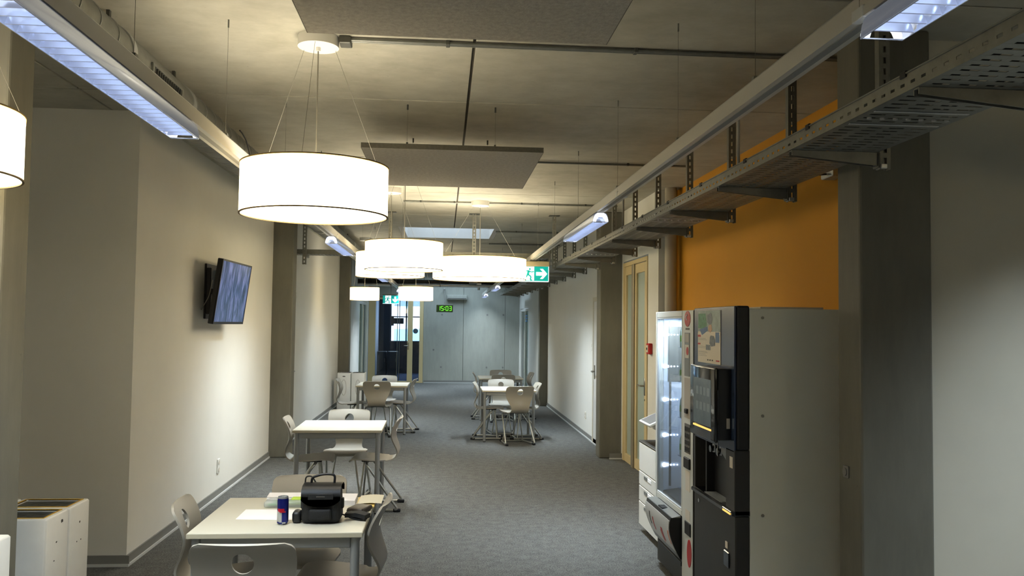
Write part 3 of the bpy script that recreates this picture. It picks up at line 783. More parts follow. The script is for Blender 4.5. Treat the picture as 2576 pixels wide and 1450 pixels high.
# ------------------------------------------------------------------ spiral air duct
c = thing('air_duct', 'round galvanised spiral air duct under the ceiling', 'duct', (-1.62, 9, 2.985))
bm = BM(); cyl(bm, (-1.62, -1.0, 2.985), (-1.62, 22.48, 2.985), 0.125, 40); du = part(c, 'pipe', bm, 'zinc', 40)
bm = BM()
for k in range(118):
    y = -0.95+k*0.2
    if 4.1 < y < 4.9: continue
    bmr = 0.1275
    A = [(-1.62+bmr*math.cos(2*PI*i/28), y+0.05*math.sin(2*PI*i/28), 2.985+bmr*math.sin(2*PI*i/28)) for i in range(28)]
    tube(bm, A, 0.0022, 4, closed=True)
part(c, 'seams', bm, 'zinc_bright', kind='stuff')
for y in (1.0, 4.02, 4.98, 7.9, 10.9, 13.9, 16.9, 19.9):
    bm = BM()
    n = 40; V = []
    for r, yy in ((0.1255, y), (0.131, y), (0.131, y+0.05), (0.1255, y+0.05)):
        V.append([bm.verts.new((-1.62+r*math.cos(2*PI*i/n), yy, 2.985+r*math.sin(2*PI*i/n))) for i in range(n)])
    for k in range(4):
        for i in range(n): bm.faces.new((V[k][i], V[k][(i+1)%n], V[(k+1)%4][(i+1)%n], V[(k+1)%4][i]))
    part(c, 'coupling', bm, 'zinc_bright', 40)
    bm = BM(); box(bm, -1.628, -1.612, y+0.01, y+0.03, 3.112, ZC); part(c, 'strap', bm, 'zinc_dark')
# grille on the duct's lower flank
gr = BM(); sl = []
def duct_pt(a, r, y): return (-1.62+r*math.cos(a), y, 2.985+r*math.sin(a))
a0, a1 = math.radians(-44), math.radians(4)
def arc_plate(bm, a0, a1, r0, r1, y0, y1, n=6):
    P = [duct_pt(a0+(a1-a0)*k/n, r1, 0) for k in range(n+1)] + [duct_pt(a1-(a1-a0)*k/n, r0, 0) for k in range(n+1)]
    prism(bm, [(p[0], p[2]) for p in P], 'y', y0, y1)
arc_plate(gr, a0-0.1, a0, 0.126, 0.136, 4.27, 4.76); arc_plate(gr, a1, a1+0.1, 0.126, 0.136, 4.27, 4.76)
arc_plate(gr, a0, a1, 0.126, 0.136, 4.27, 4.295); arc_plate(gr, a0, a1, 0.126, 0.136, 4.735, 4.76)
gf = part(c, 'grille_frame', gr, 'zinc')
bm = BM(); arc_plate(bm, a0, a1, 0.1262, 0.1275, 4.295, 4.735); part(gf, 'grille_opening', bm, 'black_plastic')
for k in range(13):
    bm = BM(); y = 4.31+k*0.0335; arc_plate(bm, a0, a1, 0.128, 0.134, y, y+0.006); part(gf, 'grille_bar', bm, 'zinc_dark')
bm = BM(); arc_plate(bm, a0-0.05, a0+0.25, 0.134, 0.145, 4.51, 4.522); part(gf, 'damper_lever', bm, 'zinc_dark')
c = thing('loose_cable', 'thin black cable looping down beside the air duct', 'cable', (-1.48, 6.1, 3.0))
bm = BM(); tube(bm, fillet([(-1.470, 5.98, 3.06), (-1.462, 6.02, 3.05), (-1.455, 6.12, 3.02), (-1.465, 6.26, 2.96), (-1.478, 6.34, 2.93)], 0.08, 6), 0.005, 8); part(c, 'cord', bm, 'black_plastic', 60)

# ------------------------------------------------------------------ cable trays on perforated brackets
def slotted_post(bm, x, y, z0, z1, w=0.05, d=0.036, t=0.004, face='y'):
    """C-channel with a row of slots in its broad face (the -y face)"""
    pitch = 0.05
    n = int((z1-z0)/pitch)
    def B(a0, a1, b0, b1, c0, c1):
        if face == 'y': box(bm, x+a0, x+a1, y+b0, y+b1, c0, c1)
        else: box(bm, x+b0, x+b1, y+a0, y+a1, c0, c1)
    B(-w/2, -0.008, -d/2, -d/2+t, z0, z1); B(0.008, w/2, -d/2, -d/2+t, z0, z1)
    for k in range(n): B(-0.008, 0.008, -d/2, -d/2+t, z0+k*pitch, z0+k*pitch+0.022)
    B(-w/2, -w/2+t, -d/2+t, d/2, z0, z1); B(w/2-t, w/2, -d/2+t, d/2, z0, z1)
    B(-w/2+t, -w/2+0.012, d/2-t, d/2, z0, z1); B(w/2-0.012, w/2-t, d/2-t, d/2, z0, z1)
BR_Y = [1.55, 2.52, 3.49, 4.46, 5.43, 6.39, 7.36, 8.27, 9.30, 10.27, 11.24, 12.21, 13.2, 14.2, 15.2, 16.2, 17.15, 18.2, 19.2, 20.2, 21.2]
XP = 1.93
def make_bracket(lab):
    c = thing('tray_bracket', lab, 'bracket', (0,0,0), 'cable tray brackets')
    bm = BM(); slotted_post(bm, XP, 0, 2.405, ZC); part(c, 'post', bm, 'zinc')
    bm = BM(); box(bm, XP-0.06, XP+0.06, -0.05, 0.05, ZC-0.008, ZC); part(c, 'ceiling_plate', bm, 'zinc_dark')
    # tapered cantilever arm reaching under the tray
    bm = BM()
    prism(bm, [(XP-0.026, 2.418), (XP-0.026, 2.477), (1.507, 2.477), (1.507, 2.456)], 'y', -0.016, -0.012)
    prism(bm, [(XP-0.026, 2.418), (XP-0.026, 2.477), (1.507, 2.477), (1.507, 2.456)], 'y', 0.012, 0.016)
    box(bm, 1.507, XP-0.026, -0.016, 0.016, 2.474, 2.478)
    part(c, 'arm', bm, 'zinc')
    bm = BM(); box(bm, XP-0.034, XP-0.026, -0.026, 0.026, 2.41, 2.476, 0.002); part(c, 'foot_plate', bm, 'zinc_dark')
    for dz in (2.432, 2.468):
        bm = BM(); cyl(bm, (XP-0.046, 0, dz-0.004), (XP-0.034, 0, dz-0.004), 0.009, 6); part(c, 'bolt', bm, 'zinc_bright')
    bm = BM(); box(bm, XP-0.024, XP+0.006, -0.028, -0.018, 2.407, 2.427, 0.003); part(c, 'end_tab', bm, 'zinc_bright')
    return c
first = make_bracket('galvanised tray bracket, first of the row, above the picture edge')
first.location = (0, BR_Y[0], 0)
for k, y in enumerate(BR_Y[1:], 1):
    dup(first, (0, y, 0), 0, ['', 'galvanised tray bracket whose arm shows before the front concrete column', 'galvanised tray bracket hanging directly before the front concrete column'][k] if k < 3 else f'galvanised tray bracket, {ORD[k]} of the row along the tray', 'cable tray brackets')
c = thing('cable_tray', 'long perforated galvanised cable tray along the vending machine side', 'cable tray', (1.65, 10, 2.498))
TX0, TX1, TZ = 1.502, 1.895, 2.479
segs = [(-1.0+k*3.0, -1.0+(k+1)*3.0) for k in range(8)]
for k, (a, b) in enumerate(segs):
    b = min(b, 22.4)
    bm = BM()          # perforated floor: transverse slats between lengthwise strips
    y = a
    while y < b-0.01:
        box(bm, TX0, TX1, y, y+0.034, TZ, TZ+0.0015); y += 0.048
    for xs in (TX0, TX0+0.09, TX0+0.18, TX0+0.27, TX1-0.03): box(bm, xs, xs+0.03, a, b, TZ+0.0002, TZ+0.0017)
    part(c, 'tray_floor', bm, 'zinc', kind='stuff')
    for xs, nm in ((TX0, -1), (TX1, 1)):
        bm = BM()
        t = 0.002; x0, x1 = (xs-t, xs) if nm < 0 else (xs, xs+t)
        box(bm, x0, x1, a, b, TZ, TZ+0.020); box(bm, x0, x1, a, b, TZ+0.030, TZ+0.060)
        y = a
        while y < b-0.02:
            box(bm, x0, x1, y, y+0.035, TZ+0.020, TZ+0.030); y += 0.06
        box(bm, x0-0.004, x1+0.004, a, b, TZ+0.058, TZ+0.063)
        part(c, 'side_rail', bm, 'zinc', kind='stuff')
for k in range(30):
    y = 0.42+k*0.72
    bm = BM(); box(bm, TX0-0.007, TX0+0.004, y-0.018, y+0.018, TZ+0.048, TZ+0.070, 0.002); part(c, 'rail_clip', bm, 'black_plastic')
for y in (2.9, 5.9, 8.9):
    for dx in (0.05, 0.10, 0.15, 0.20, 0.25, 0.30, 0.35):
        bm = BM(); cyl(bm, (TX0+dx, y, TZ-0.006), (TX0+dx, y, TZ), 0.009, 12); part(c, 'joint_bolt', bm, 'zinc_bright')
    bm = BM(); box(bm, TX0+0.02, TX1-0.02, y-0.10, y-0.085, TZ-0.004, TZ+0.0, 0.001); box(bm, TX0+0.02, TX1-0.02, y+0.085, y+0.10, TZ-0.004, TZ, 0.001); part(c, 'joint_plate', bm, 'zinc_bright')
for k, (r, yy) in enumerate(((0.012, 0), (0.009, 0.03), (0.010, 0.06), (0.008, 0.085))):
    bm = BM(); tube(bm, [(1.58+yy*2.5+0.02*math.sin(j*1.3+k), -1+j*0.8, TZ+0.004+r) for j in range(30)], r, 6); part(c, 'cable', bm, 'black_plastic', 60)
# pale cables dropping from the tray to the light track
for k, (y, lab) in enumerate(((4.2, 'pale cable dropping onto the tray beside the orange wall top'), (7.0, 'pale cable dropping onto the tray above the glazed door'), (12.0, 'pale cable dropping onto the tray beyond the exit sign'))):
    c2 = thing('drop_cable', lab, 'cable', (1.5, y, 2.58))
    bm = BM(); tube(bm, fillet([(1.53, y, TZ+0.002), (1.53, y, 2.85), (1.44, y, 2.815), (1.15, y, 2.61)], 0.05), 0.009, 8); part(c2, 'cord', bm, 'track_white', 60)
c = thing('tray_junction_box', 'small metal box with a black cable on the orange wall beside the front column', 'junction box', (2.47, 5.06, 2.66))
bm = BM(); box(bm, 2.42, 2.51, 4.98, 5.14, 2.66, 2.735, 0.006); part(c, 'housing', bm, 'zinc_bright')
bm = BM(); tube(bm, fillet([(1.905, 5.06, 2.55), (1.94, 5.06, 2.66), (2.15, 5.06, 2.655), (2.425, 5.06, 2.685)], 0.05), 0.006, 8); part(c, 'cord', bm, 'black_plastic', 60)

# cross tray over the corridor
c = thing('cross_tray', 'perforated cable tray crossing the corridor behind the wide drum lamp', 'cable tray', (0, 11.2, 2.58))
bm = BM()
x = -2.1
while x < 1.40: box(bm, x, x+0.034, 11.08, 11.32, 2.570, 2.572); x += 0.048
for ys in (11.08, 11.19, 11.30): box(bm, -2.1, 1.41, ys, ys+0.02, 2.5715, 2.5735)
part(c, 'tray_floor', bm, 'zinc', kind='stuff')
for ys in (11.078, 11.32):
    bm = BM(); box(bm, -2.1, 1.41, ys, ys+0.002, 2.57, 2.592); box(bm, -2.1, 1.41, ys, ys+0.002, 2.602, 2.632)
    x = -2.1
    while x < 1.40: box(bm, x, x+0.035, ys, ys+0.002, 2.592, 2.602); x += 0.06
    part(c, 'side_rail', bm, 'zinc', kind='stuff')
c.location.z += 0.03
cross_labs = ['slotted hanger post of the cross tray beside the television wall column', 'slotted hanger post of the cross tray above the paired drum lamps', 'slotted hanger post of the cross tray above the wide drum lamp', 'slotted hanger post of the cross tray at the exit sign']
for k, x in enumerate((-1.84, -0.72, 0.39, 1.47)):
    h = thing('tray_hanger', cross_labs[k], 'hanger', (x, 11.05, ZC), 'hangers of the cross tray')
    bm = BM(); slotted_post(bm, x, 11.05, 2.46, ZC, 0.05, 0.036); part(h, 'post', bm, 'zinc')
    bm = BM(); box(bm, x-0.07, x+0.07, 11.0, 11.1, ZC-0.008, ZC); part(h, 'ceiling_plate', bm, 'zinc_dark')
    bm = BM(); box(bm, x-0.016, x+0.016, 11.07, 11.34, 2.565, 2.599, 0.002); part(h, 'arm', bm, 'zinc')

# ------------------------------------------------------------------ services before the end wall
c = thing('cross_beam', 'dark steel services beam across the corridor before the end wall', 'beam', (0, 21.0, 2.70))
bm = BM(); prism(bm, [(20.9, 2.69), (21.06, 2.69), (21.06, 2.705), (20.987, 2.705), (20.987, 2.785), (21.06, 2.785), (21.06, 2.80), (20.9, 2.80), (20.9, 2.785), (20.973, 2.785), (20.973, 2.705), (20.9, 2.705)], 'x', -2.16, 2.0); part(c, 'profile', bm, 'charcoal')
for x in (-1.9, -0.75, 0.55, 1.6):
    bm = BM(); box(bm, x-0.02, x+0.02, 20.96, 21.0, 2.80, ZC); part(c, 'drop_rod', bm, 'zinc')
c = thing('cross_pipe', 'bright metal pipe across the corridor below the dark beam', 'pipe', (0, 20.4, 2.61))
bm = BM(); cyl(bm, (-2.1, 20.4, 2.637), (1.7, 20.4, 2.637), 0.036, 20); part(c, 'pipe', bm, 'zinc_bright', 40)
for x in (-1.3, -0.1, 1.3):
    bm = BM(); cyl(bm, (x, 20.4, 2.67), (x, 20.4, ZC), 0.006, 8); part(c, 'drop_rod', bm, 'zinc_dark')
    bm = BM(); box(bm, x-0.012, x+0.012, 20.362, 20.438, 2.598, 2.68, 0.004); part(c, 'clamp', bm, 'zinc')
c = thing('rectangular_duct', 'boxy galvanised duct crossing at the far ceiling', 'duct', (-1.4, 22.7, 2.8))
bm = BM(); box(bm, -2.10, -1.20, 22.5, 22.95, 2.74, 3.10, 0.004); part(c, 'body', bm, 'zinc')
for x in (-2.0, -1.45, -1.23):
    bm = BM(); box(bm, x, x+0.03, 22.485, 22.965, 2.725, 3.115); part(c, 'flange', bm, 'zinc_dark')
for x in (-1.9, -1.3):
    bm = BM(); box(bm, x-0.01, x+0.01, 22.7, 22.72, 3.10, ZC); part(c, 'drop_rod', bm, 'zinc_dark')
c = thing('ceiling_unit', 'small grey ceiling box hanging above the end of the corridor', 'ceiling box', (0.72, 20.6, 2.7))
bm = BM(); box(bm, 0.62, 0.82, 20.5, 20.7, 2.70, 2.86, 0.006); part(c, 'housing', bm, 'zinc')
bm = BM(); box(bm, 0.71, 0.73, 20.59, 20.61, 2.86, ZC); part(c, 'drop_rod', bm, 'zinc_dark')
bm = BM(); cyl(bm, (0.86, 20.6, 2.55), (0.86, 20.6, 2.65), 0.03, 16); box(bm, 0.80, 0.92, 20.57, 20.63, 2.65, 2.72); part(c, 'spot_head', bm, 'zinc_bright')
c = thing('wall_heater', 'long pale box mounted high on the end wall beside the clock', 'ceiling box', (0.4, YE-0.1, 2.5))
bm = BM(); box(bm, 0.08, 0.66, YE-0.16, YE-0.001, 2.40, 2.53, 0.008); part(c, 'housing', bm, 'concrete_wall')
bm = BM(); box(bm, 0.10, 0.64, YE-0.165, YE-0.16, 2.42, 2.44); part(c, 'slot', bm, 'ink_grey')

# ------------------------------------------------------------------ exit signs and clock
def running_man(bm, x0, z0, s, y, t=0.004):
    """figure in a unit square scaled by s, on the -y face"""
    def P(u, v): return (x0+u*s, z0+v*s)
    def strip(pts, w):
        for (a, b) in zip(pts[:-1], pts[1:]):
            ax, az = P(*a); bx, bz = P(*b); d = Vector((bx-ax, bz-az)); n = Vector((-d.y, d.x)).normalized()*w*s/2
            prism(bm, [(ax+n.x, az+n.y), (bx+n.x, bz+n.y), (bx-n.x, bz-n.y), (ax-n.x, az-n.y)], 'y', y-t, y)
    hx, hz = P(0.60, 0.84); disc(bm, (hx, y-t/2, hz), (0,1,0), 0.075*s, t, 16)
    strip([(0.52, 0.74), (0.45, 0.42)], 0.17)
    strip([(0.52, 0.70), (0.72, 0.62), (0.90, 0.66)], 0.075)
    strip([(0.50, 0.72), (0.30, 0.70), (0.16, 0.54)], 0.075)
    strip([(0.48, 0.44), (0.68, 0.30), (0.64, 0.06), (0.76, 0.04)], 0.10)
    strip([(0.44, 0.44), (0.32, 0.24), (0.08, 0.22)], 0.10)
def exit_sign(x, y, z, lab, arrow, s=0.20, housing=True):
    c = thing('exit_sign', lab, 'exit sign', (x+s, y, z))
    w = 2*s
    bm = BM(); box(bm, x, x+w, y, y+0.035, z, z+s, 0.003); part(c, 'panel', bm, 'green_sign')
    bm = BM(); box(bm, x-0.004, x+w+0.004, y-0.002, y+0.037, z-0.008, z+0.001, 0.001); box(bm, x+w, x+w+0.006, y-0.002, y+0.037, z, z+s); part(c, 'edge_light', bm, 'white_sign')
    bm = BM(); box(bm, x+s*0.30, x+s*1.02, y-0.003, y, z+0.008, z+s-0.004); dp = part(c, 'doorway_mark', bm, 'white_sign')
    bm = BM(); running_man(bm, x+s*0.16, z+s*0.03, s*0.94, y-0.003, 0.003); part(c, 'running_figure', bm, 'green_sign')
    bm = BM(); cx, cz = x+1.52*s, z+s/2; a = s*0.36
    if arrow == 'right':
        poly = [(cx-a, cz-0.12*s), (cx+0.10*s, cz-0.12*s), (cx-0.10*s, cz-0.34*s), (cx+0.10*s, cz-0.34*s), (cx+a*1.1, cz), (cx+0.10*s, cz+0.34*s), (cx-0.10*s, cz+0.34*s), (cx+0.10*s, cz+0.12*s), (cx-a, cz+0.12*s)]
    else:
        poly = [(cx-0.1*s, cz+a), (cx-0.1*s, cz-0.05*s), (cx-0.32*s, cz+0.12*s), (cx-0.32*s, cz-0.10*s), (cx, cz-a), (cx+0.32*s, cz-0.10*s), (cx+0.32*s, cz+0.12*s), (cx+0.1*s, cz-0.05*s), (cx+0.1*s, cz+a)]
    prism(bm, poly, 'y', y-0.003, y); part(c, 'arrow', bm, 'white_sign')
    if housing:
        bm = BM(); box(bm, x-0.02, x+w+0.01, y-0.03, y+0.065, z+s, z+s+0.066, 0.008); part(c, 'housing', bm, 'sign_housing')
        bm = BM(); box(bm, 1.08, 1.16, y, y+0.034, z+s+0.064, 2.5215); part(c, 'track_clip', bm, 'zinc')
    else:
        bm = BM(); box(bm, x-0.01, x+w+0.01, y-0.005, y+0.04, z+s, z+s+0.03); cyl(bm, (x+s, y+0.017, z+s+0.03), (x+s, y+0.017, ZC), 0.005, 8); part(c, 'drop_rod', bm, 'zinc')
exit_sign(0.943, 10.4, 2.2535, 'green exit sign with running figure and arrow beside the wide lamp', 'right', 0.186)
exit_sign(-1.52, 20.8, 2.19, 'green exit sign with down arrow hidden behind a small drum lamp', 'down', 0.20, False)

def seg_digit(bm, ch, x, z, w, h, y):
    t = 0.17*w; S = {'1': 'bc', '5': 'afgcd', '0': 'abcdef', '3': 'abgcd'}[ch]
    R = {'a': (x+t*0.6, x+w-t*0.6, z+h-t, z+h), 'd': (x+t*0.6, x+w-t*0.6, z, z+t), 'g': (x+t*0.6, x+w-t*0.6, z+h/2-t/2, z+h/2+t/2),
         'b': (x+w-t, x+w, z+h/2+t*0.2, z+h-t*0.5), 'c': (x+w-t, x+w, z+t*0.5, z+h/2-t*0.2), 'f': (x, x+t, z+h/2+t*0.2, z+h-t*0.5), 'e': (x, x+t, z+t*0.5, z+h/2-t*0.2)}
    for k in S: a = R[k]; box(bm, a[0], a[1], y-0.004, y, a[2], a[3])
YCK = 22.9
c = thing('digital_clock', 'green glowing digital clock reading 15:03 before the end wall', 'clock', (0.01, YCK, 2.02))
x0, x1, z0, z1 = -0.205, 0.250, 2.02, 2.225
bm = BM(); box(bm, x0, x1, YCK, YCK+0.06, z0, z1, 0.008); part(c, 'case', bm, 'clock_case')
bm = BM(); box(bm, x0+0.015, x1-0.015, YCK-0.002, YCK, z0+0.015, z1-0.015); part(c, 'face', bm, 'clock_case')
dw, dh, zz = 0.062, 0.125, z0+0.04
for ch, xx in (('1', x0+0.035), ('5', x0+0.125), ('0', x0+0.255), ('3', x0+0.348)):
    bm = BM(); seg_digit(bm, ch, xx, zz, dw+0.008, dh, YCK-0.002); part(c, 'digit', bm, 'clock_digit')
for q in (0.03, 0.082):
    bm = BM(); box(bm, x0+0.214, x0+0.230, YCK-0.006, YCK-0.002, zz+q, zz+q+0.018); part(c, 'colon_dot', bm, 'clock_digit')
bm = BM(); cyl(bm, (0.01, YCK+0.03, z1), (0.01, YCK+0.03, 2.66), 0.008, 10); box(bm, -0.012, 0.032, YCK+0.015, YE, 2.655, 2.69); part(c, 'drop_rod', bm, 'zinc_bright')

# ------------------------------------------------------------------ tables
def interp(tab, t):
    for (a, va), (b, vb) in zip(tab[:-1], tab[1:]):
        if t <= b:
            k = (t-a)/(b-a) if b > a else 0
            k = k*k*(3-2*k) if False else k
            return va + (vb-va)*k
    return tab[-1][1]
def make_table(w, d, lab):
    c = thing('square_table', lab, 'table', (0,0,0), 'square white tables')
    zt = 0.745; th = 0.025
    bm = BM(); box(bm, -w/2, w/2, -d/2, d/2, zt-th, zt, 0.003, 2); tp = part(c, 'tabletop', bm, 'table_white')
    bm = BM(); e = 0.0015
    for a in (-1, 1):
        box(bm, -w/2, w/2, a*d/2, a*(d/2+e), zt-th+0.003, zt-0.003); box(bm, a*w/2, a*(w/2+e), -d/2, d/2, zt-th+0.003, zt-0.003)
    part(tp, 'edge_band', bm, 'table_edge')
    i = 0.035
    for a in (-1, 1):
        bm = BM(); box(bm, -w/2+i+0.02, w/2-i-0.02, a*(d/2-i)-0.012, a*(d/2-i)+0.012, zt-th-0.05, zt-th-0.0005, 0.003); part(c, 'apron_rail', bm, 'table_metal')
        bm = BM(); box(bm, a*(w/2-i)-0.012, a*(w/2-i)+0.012, -d/2+i+0.02, d/2-i-0.02, zt-th-0.05, zt-th-0.0005, 0.003); part(c, 'apron_rail', bm, 'table_metal')
    for a in (-1, 1):
        for b in (-1, 1):
            bm = BM(); cyl(bm, (a*(w/2-i), b*(d/2-i), 0.012), (a*(w/2-i), b*(d/2-i), zt-th-0.0005), 0.021, 18); lg = part(c, 'leg', bm, 'table_metal', 40)
            bm = BM(); cyl(bm, (a*(w/2-i), b*(d/2-i), 0.0), (a*(w/2-i), b*(d/2-i), 0.014), 0.019, 14); part(lg, 'glide', bm, 'rubber')
    return c
t1 = make_table(0.78, 0.77, 'square white table carrying the black bag, can and papers')
t1.location = (-0.745, 4.243, 0)
dup(t1, (-0.93, 7.86, 0), 0.01, 'bare square white table behind the table with the bag')
dup(t1, (-0.925, 13.14, 0), -0.01, 'bare square white table in front of the two far white bins')
dup(t1, (0.965, 12.37, 0), 0.0, 'bare square white table with the turned chair, across the aisle')
dup(t1, (1.035, 15.05, 0), 0.0, 'bare square white table closest to the concrete end wall')

# ------------------------------------------------------------------ shell chairs
def chair_shell():
    prof = [(0.212, 0.428), (0.207, 0.443), (0.185, 0.454), (0.13, 0.459), (0.06, 0.456), (-0.02, 0.450), (-0.09, 0.447), (-0.145, 0.450), (-0.183, 0.463),
            (-0.207, 0.488), (-0.216, 0.52), (-0.212, 0.555), (-0.200, 0.595), (-0.190, 0.635), (-0.187, 0.67), (-0.192, 0.71), (-0.205, 0.75), (-0.225, 0.79), (-0.240, 0.815), (-0.249, 0.829)]
    # resample by arc length
    pts = [Vector((0, a, b)) for a, b in prof]
    def spline(i, t):
        p0, p1, p2, p3 = pts[max(i-1,0)], pts[i], pts[i+1], pts[min(i+2, len(pts)-1)]
        return 0.5*((2*p1)+(p2-p0)*t+(2*p0-5*p1+4*p2-p3)*t*t+(3*p1-p0-3*p2+p3)*t**3)
    fine = [spline(i, k/6) for i in range(len(pts)-1) for k in range(6)] + [pts[-1]]
    cum = [0]
    for a, b in zip(fine[:-1], fine[1:]): cum.append(cum[-1]+(b-a).length)
    S = cum[-1]
    wid = [(0.0, 0.15), (0.015, 0.178), (0.05, 0.196), (0.13, 0.205), (0.22, 0.208), (0.32, 0.20), (0.40, 0.178), (0.46, 0.150), (0.51, 0.133), (0.56, 0.128), (0.62, 0.136), (0.69, 0.160), (0.76, 0.187), (0.83, 0.204), (0.90, 0.2075), (0.955, 0.205), (0.98, 0.196), (0.993, 0.184), (1.0, 0.165)]
    NU, NV = 72, 33
    bm = BM(); R = []
    for i in range(NU+1):
        s = i/NU; L = s*S
        k = max(j for j in range(len(cum)) if cum[j] <= L+1e-9); k = min(k, len(fine)-2)
        t = (L-cum[k])/max(cum[k+1]-cum[k], 1e-9); p = fine[k].lerp(fine[k+1], t)
        hw = interp(wid, s); row = []
        tan = (fine[k+1]-fine[k]).normalized(); nrm = Vector((0, -tan.z, tan.y))   # towards the sitter is +n or -n, used for dishing
        for j in range(NV+1):
            v = -1+2*j/NV
            dish = 0.0
            if s > 0.6: dish = 0.022*(v*v)*min(1, (s-0.6)/0.2)           # backrest wraps forward at the sides
            elif s < 0.42: dish = 0.006*(v*v)
            q = p + Vector((v*hw, 0, 0))
            q += Vector((0, dish if s > 0.5 else 0, dish if s <= 0.5 else 0))
            row.append(bm.verts.new(q))
        R.append(row)
    for i in range(NU):
        for j in range(NV): bm.faces.new((R[i][j], R[i][j+1], R[i+1][j+1], R[i+1][j]))
    me = finish(bm, 'shell', 'chair_shell', 60)
    tmp = bpy.data.objects.new('tmp_shell', me); COL.objects.link(tmp)
    sm = tmp.modifiers.new('s', 'SOLIDIFY'); sm.thickness = 0.011; sm.offset = 0.0
    bm = BM(); cyl(bm, (0, -0.40, 0.745), (0, -0.05, 0.745), 0.044, 40)
    cut_o = bpy.data.objects.new('tmp_cut', finish(bm, 'cut', 'chair_shell')); COL.objects.link(cut_o)
    bo = tmp.modifiers.new('b', 'BOOLEAN'); bo.operation = 'DIFFERENCE'; bo.object = cut_o; bo.solver = 'EXACT'
    bpy.context.view_layer.update()
    ev = tmp.evaluated_get(bpy.context.evaluated_depsgraph_get())
    out = bpy.data.meshes.new_from_object(ev)
    bpy.data.objects.remove(tmp); bpy.data.objects.remove(cut_o)
    for p in out.polygons: p.use_smooth = True
    out.set_sharp_from_angle(angle=math.radians(45))
    out.materials.clear(); out.materials.append(M['chair_shell'])
    out.name = 'shell'
    return out
def make_chair(lab):
    c = thing('shell_chair', lab, 'chair', (0,0,0), 'grey shell chairs')
    o = bpy.data.objects.new('shell', chair_shell()); COL.objects.link(o); o.parent = c
    bm = BM(); box(bm, -0.10, 0.10, -0.06, 0.11, 0.430, 0.443, 0.004); part(c, 'seat_plate', bm, 'rubber')
    for s in (-1, 1):
        bm = BM()
        # rear leg: leaves the seat plate sideways, bends, slopes back to the floor runner, which runs forward
        path = fillet([(s*0.06, 0.06, 0.424), (s*0.185, 0.055, 0.424), (s*0.215, -0.235, 0.030), (s*0.205, -0.20, 0.016), (s*0.150, 0.20, 0.016)], 0.045, 6)
        tube(bm, path, 0.0115, 10); part(c, 'skid_leg', bm, 'chair_tube', 60)
        bm = BM(); tube(bm, [(s*0.085, 0.085, 0.432), (s*0.150, 0.125, 0.026)], 0.009, 8); part(c, 'front_strut', bm, 'chair_tube', 60)
        bm = BM(); box(bm, s*0.200-0.019, s*0.200+0.019, -0.262, -0.195, 0.0, 0.030, 0.008, 2); part(c, 'glide', bm, 'rubber', 50)
        bm = BM(); box(bm, s*0.149-0.016, s*0.149+0.016, 0.175, 0.235, 0.0, 0.028, 0.008, 2); part(c, 'glide', bm, 'rubber', 50)
    bm = BM(); tube(bm, [(-0.158, 0.14, 0.020), (0.158, 0.14, 0.020)], 0.009, 8); part(c, 'cross_tube', bm, 'chair_tube', 60)
    return c
R90 = PI/2
CH = [  # x, y, rotation, label   (rotation 0 faces +y, away from the camera)
 (-0.775, 3.585, 0.0, 'grey shell chair, back towards the viewer, at the bag table'),
 (-1.03, 4.18, -R90+0.10, 'grey shell chair at the bag table on the bins side'),
 (-0.495, 4.18, R90-0.06, 'grey shell chair at the bag table on the aisle side, strap end beside it'),
 (-0.74, 4.60, PI, 'grey shell chair behind the black bag, backrest above the papers'),
 (-1.20, 7.79, -R90+0.06, 'grey shell chair by the television wall column at the second table'),
 (-0.615, 7.80, R90-0.04, 'grey shell chair on the aisle side of the second table'),
 (-0.925, 8.23, PI, 'grey shell chair on the far side of the second table'),
 (-0.98, 12.73, 0.0, 'grey shell chair, back towards the viewer, before the far bins table'),
 (-1.40, 13.06, -R90, 'grey shell chair in side view in front of the far white bins'),
 (-0.65, 13.20, R90-0.12, 'grey shell chair on the aisle side of the far bins table'),
 (-0.96, 13.70, PI, 'grey shell chair behind the far bins table before the glass screen'),
 (1.05, 11.90, 0.22, 'turned grey shell chair with visible skids, back towards the viewer'),
 (0.70, 12.44, -R90-0.1, 'grey shell chair on the aisle side of the turned chair table'),
 (0.92, 12.93, PI, 'grey shell chair on the far side of the turned chair table'),
 (1.22, 12.42, R90+0.1, 'grey shell chair at the turned chair table, close to the white wall'),
 (0.78, 15.04, -R90, 'grey shell chair on the aisle side of the end wall table'),
 (1.05, 14.60, 0.0, 'dark looking shell chair, back towards the viewer, at the end wall table'),
 (1.08, 15.62, PI-0.1, 'grey shell chair on the far side of the end wall table'),
 (1.40, 15.05, R90+0.1, 'grey shell chair at the end wall table beside the rear column'),
]
ch0 = make_chair(CH[0][3]); ch0.location = (CH[0][0], CH[0][1], 0); ch0.rotation_euler = (0, 0, CH[0][2])
for x, y, rz, lab in CH[1:]: dup(ch0, (x, y, 0), rz, lab)

# ------------------------------------------------------------------ things on the front table
ZT = 0.745
def sheet(bm, pts, z, t=0.0006, curl=0.0):
    prism(bm, pts, 'z', z, z+t)
def paper(name, pts, z, t, m, lab, cat='paper'):
    cx = sum(p[0] for p in pts)/len(pts); cy = sum(p[1] for p in pts)/len(pts)
    c = thing(name, lab, cat, (cx, cy, z))
    n = max(1, int(t/0.0015))
    for k in range(min(n, 4)):
        a = 0.01*(k % 2)*(1 if k % 3 else -1); tt = t/min(n, 4)
        P = [(cx+(p[0]-cx)*math.cos(a)-(p[1]-cy)*math.sin(a), cy+(p[0]-cx)*math.sin(a)+(p[1]-cy)*math.cos(a)) for p in pts]
        bm = BM(); sheet(bm, P, z+k*tt, tt*0.96); part(c, 'sheet', bm, m)
    return c
paper('paper_sheet', [(-0.985, 4.125), (-0.70, 4.10), (-0.72, 4.33), (-0.985, 4.338)], ZT, 0.0012, 'paper', 'single white sheet lying behind the drink can')
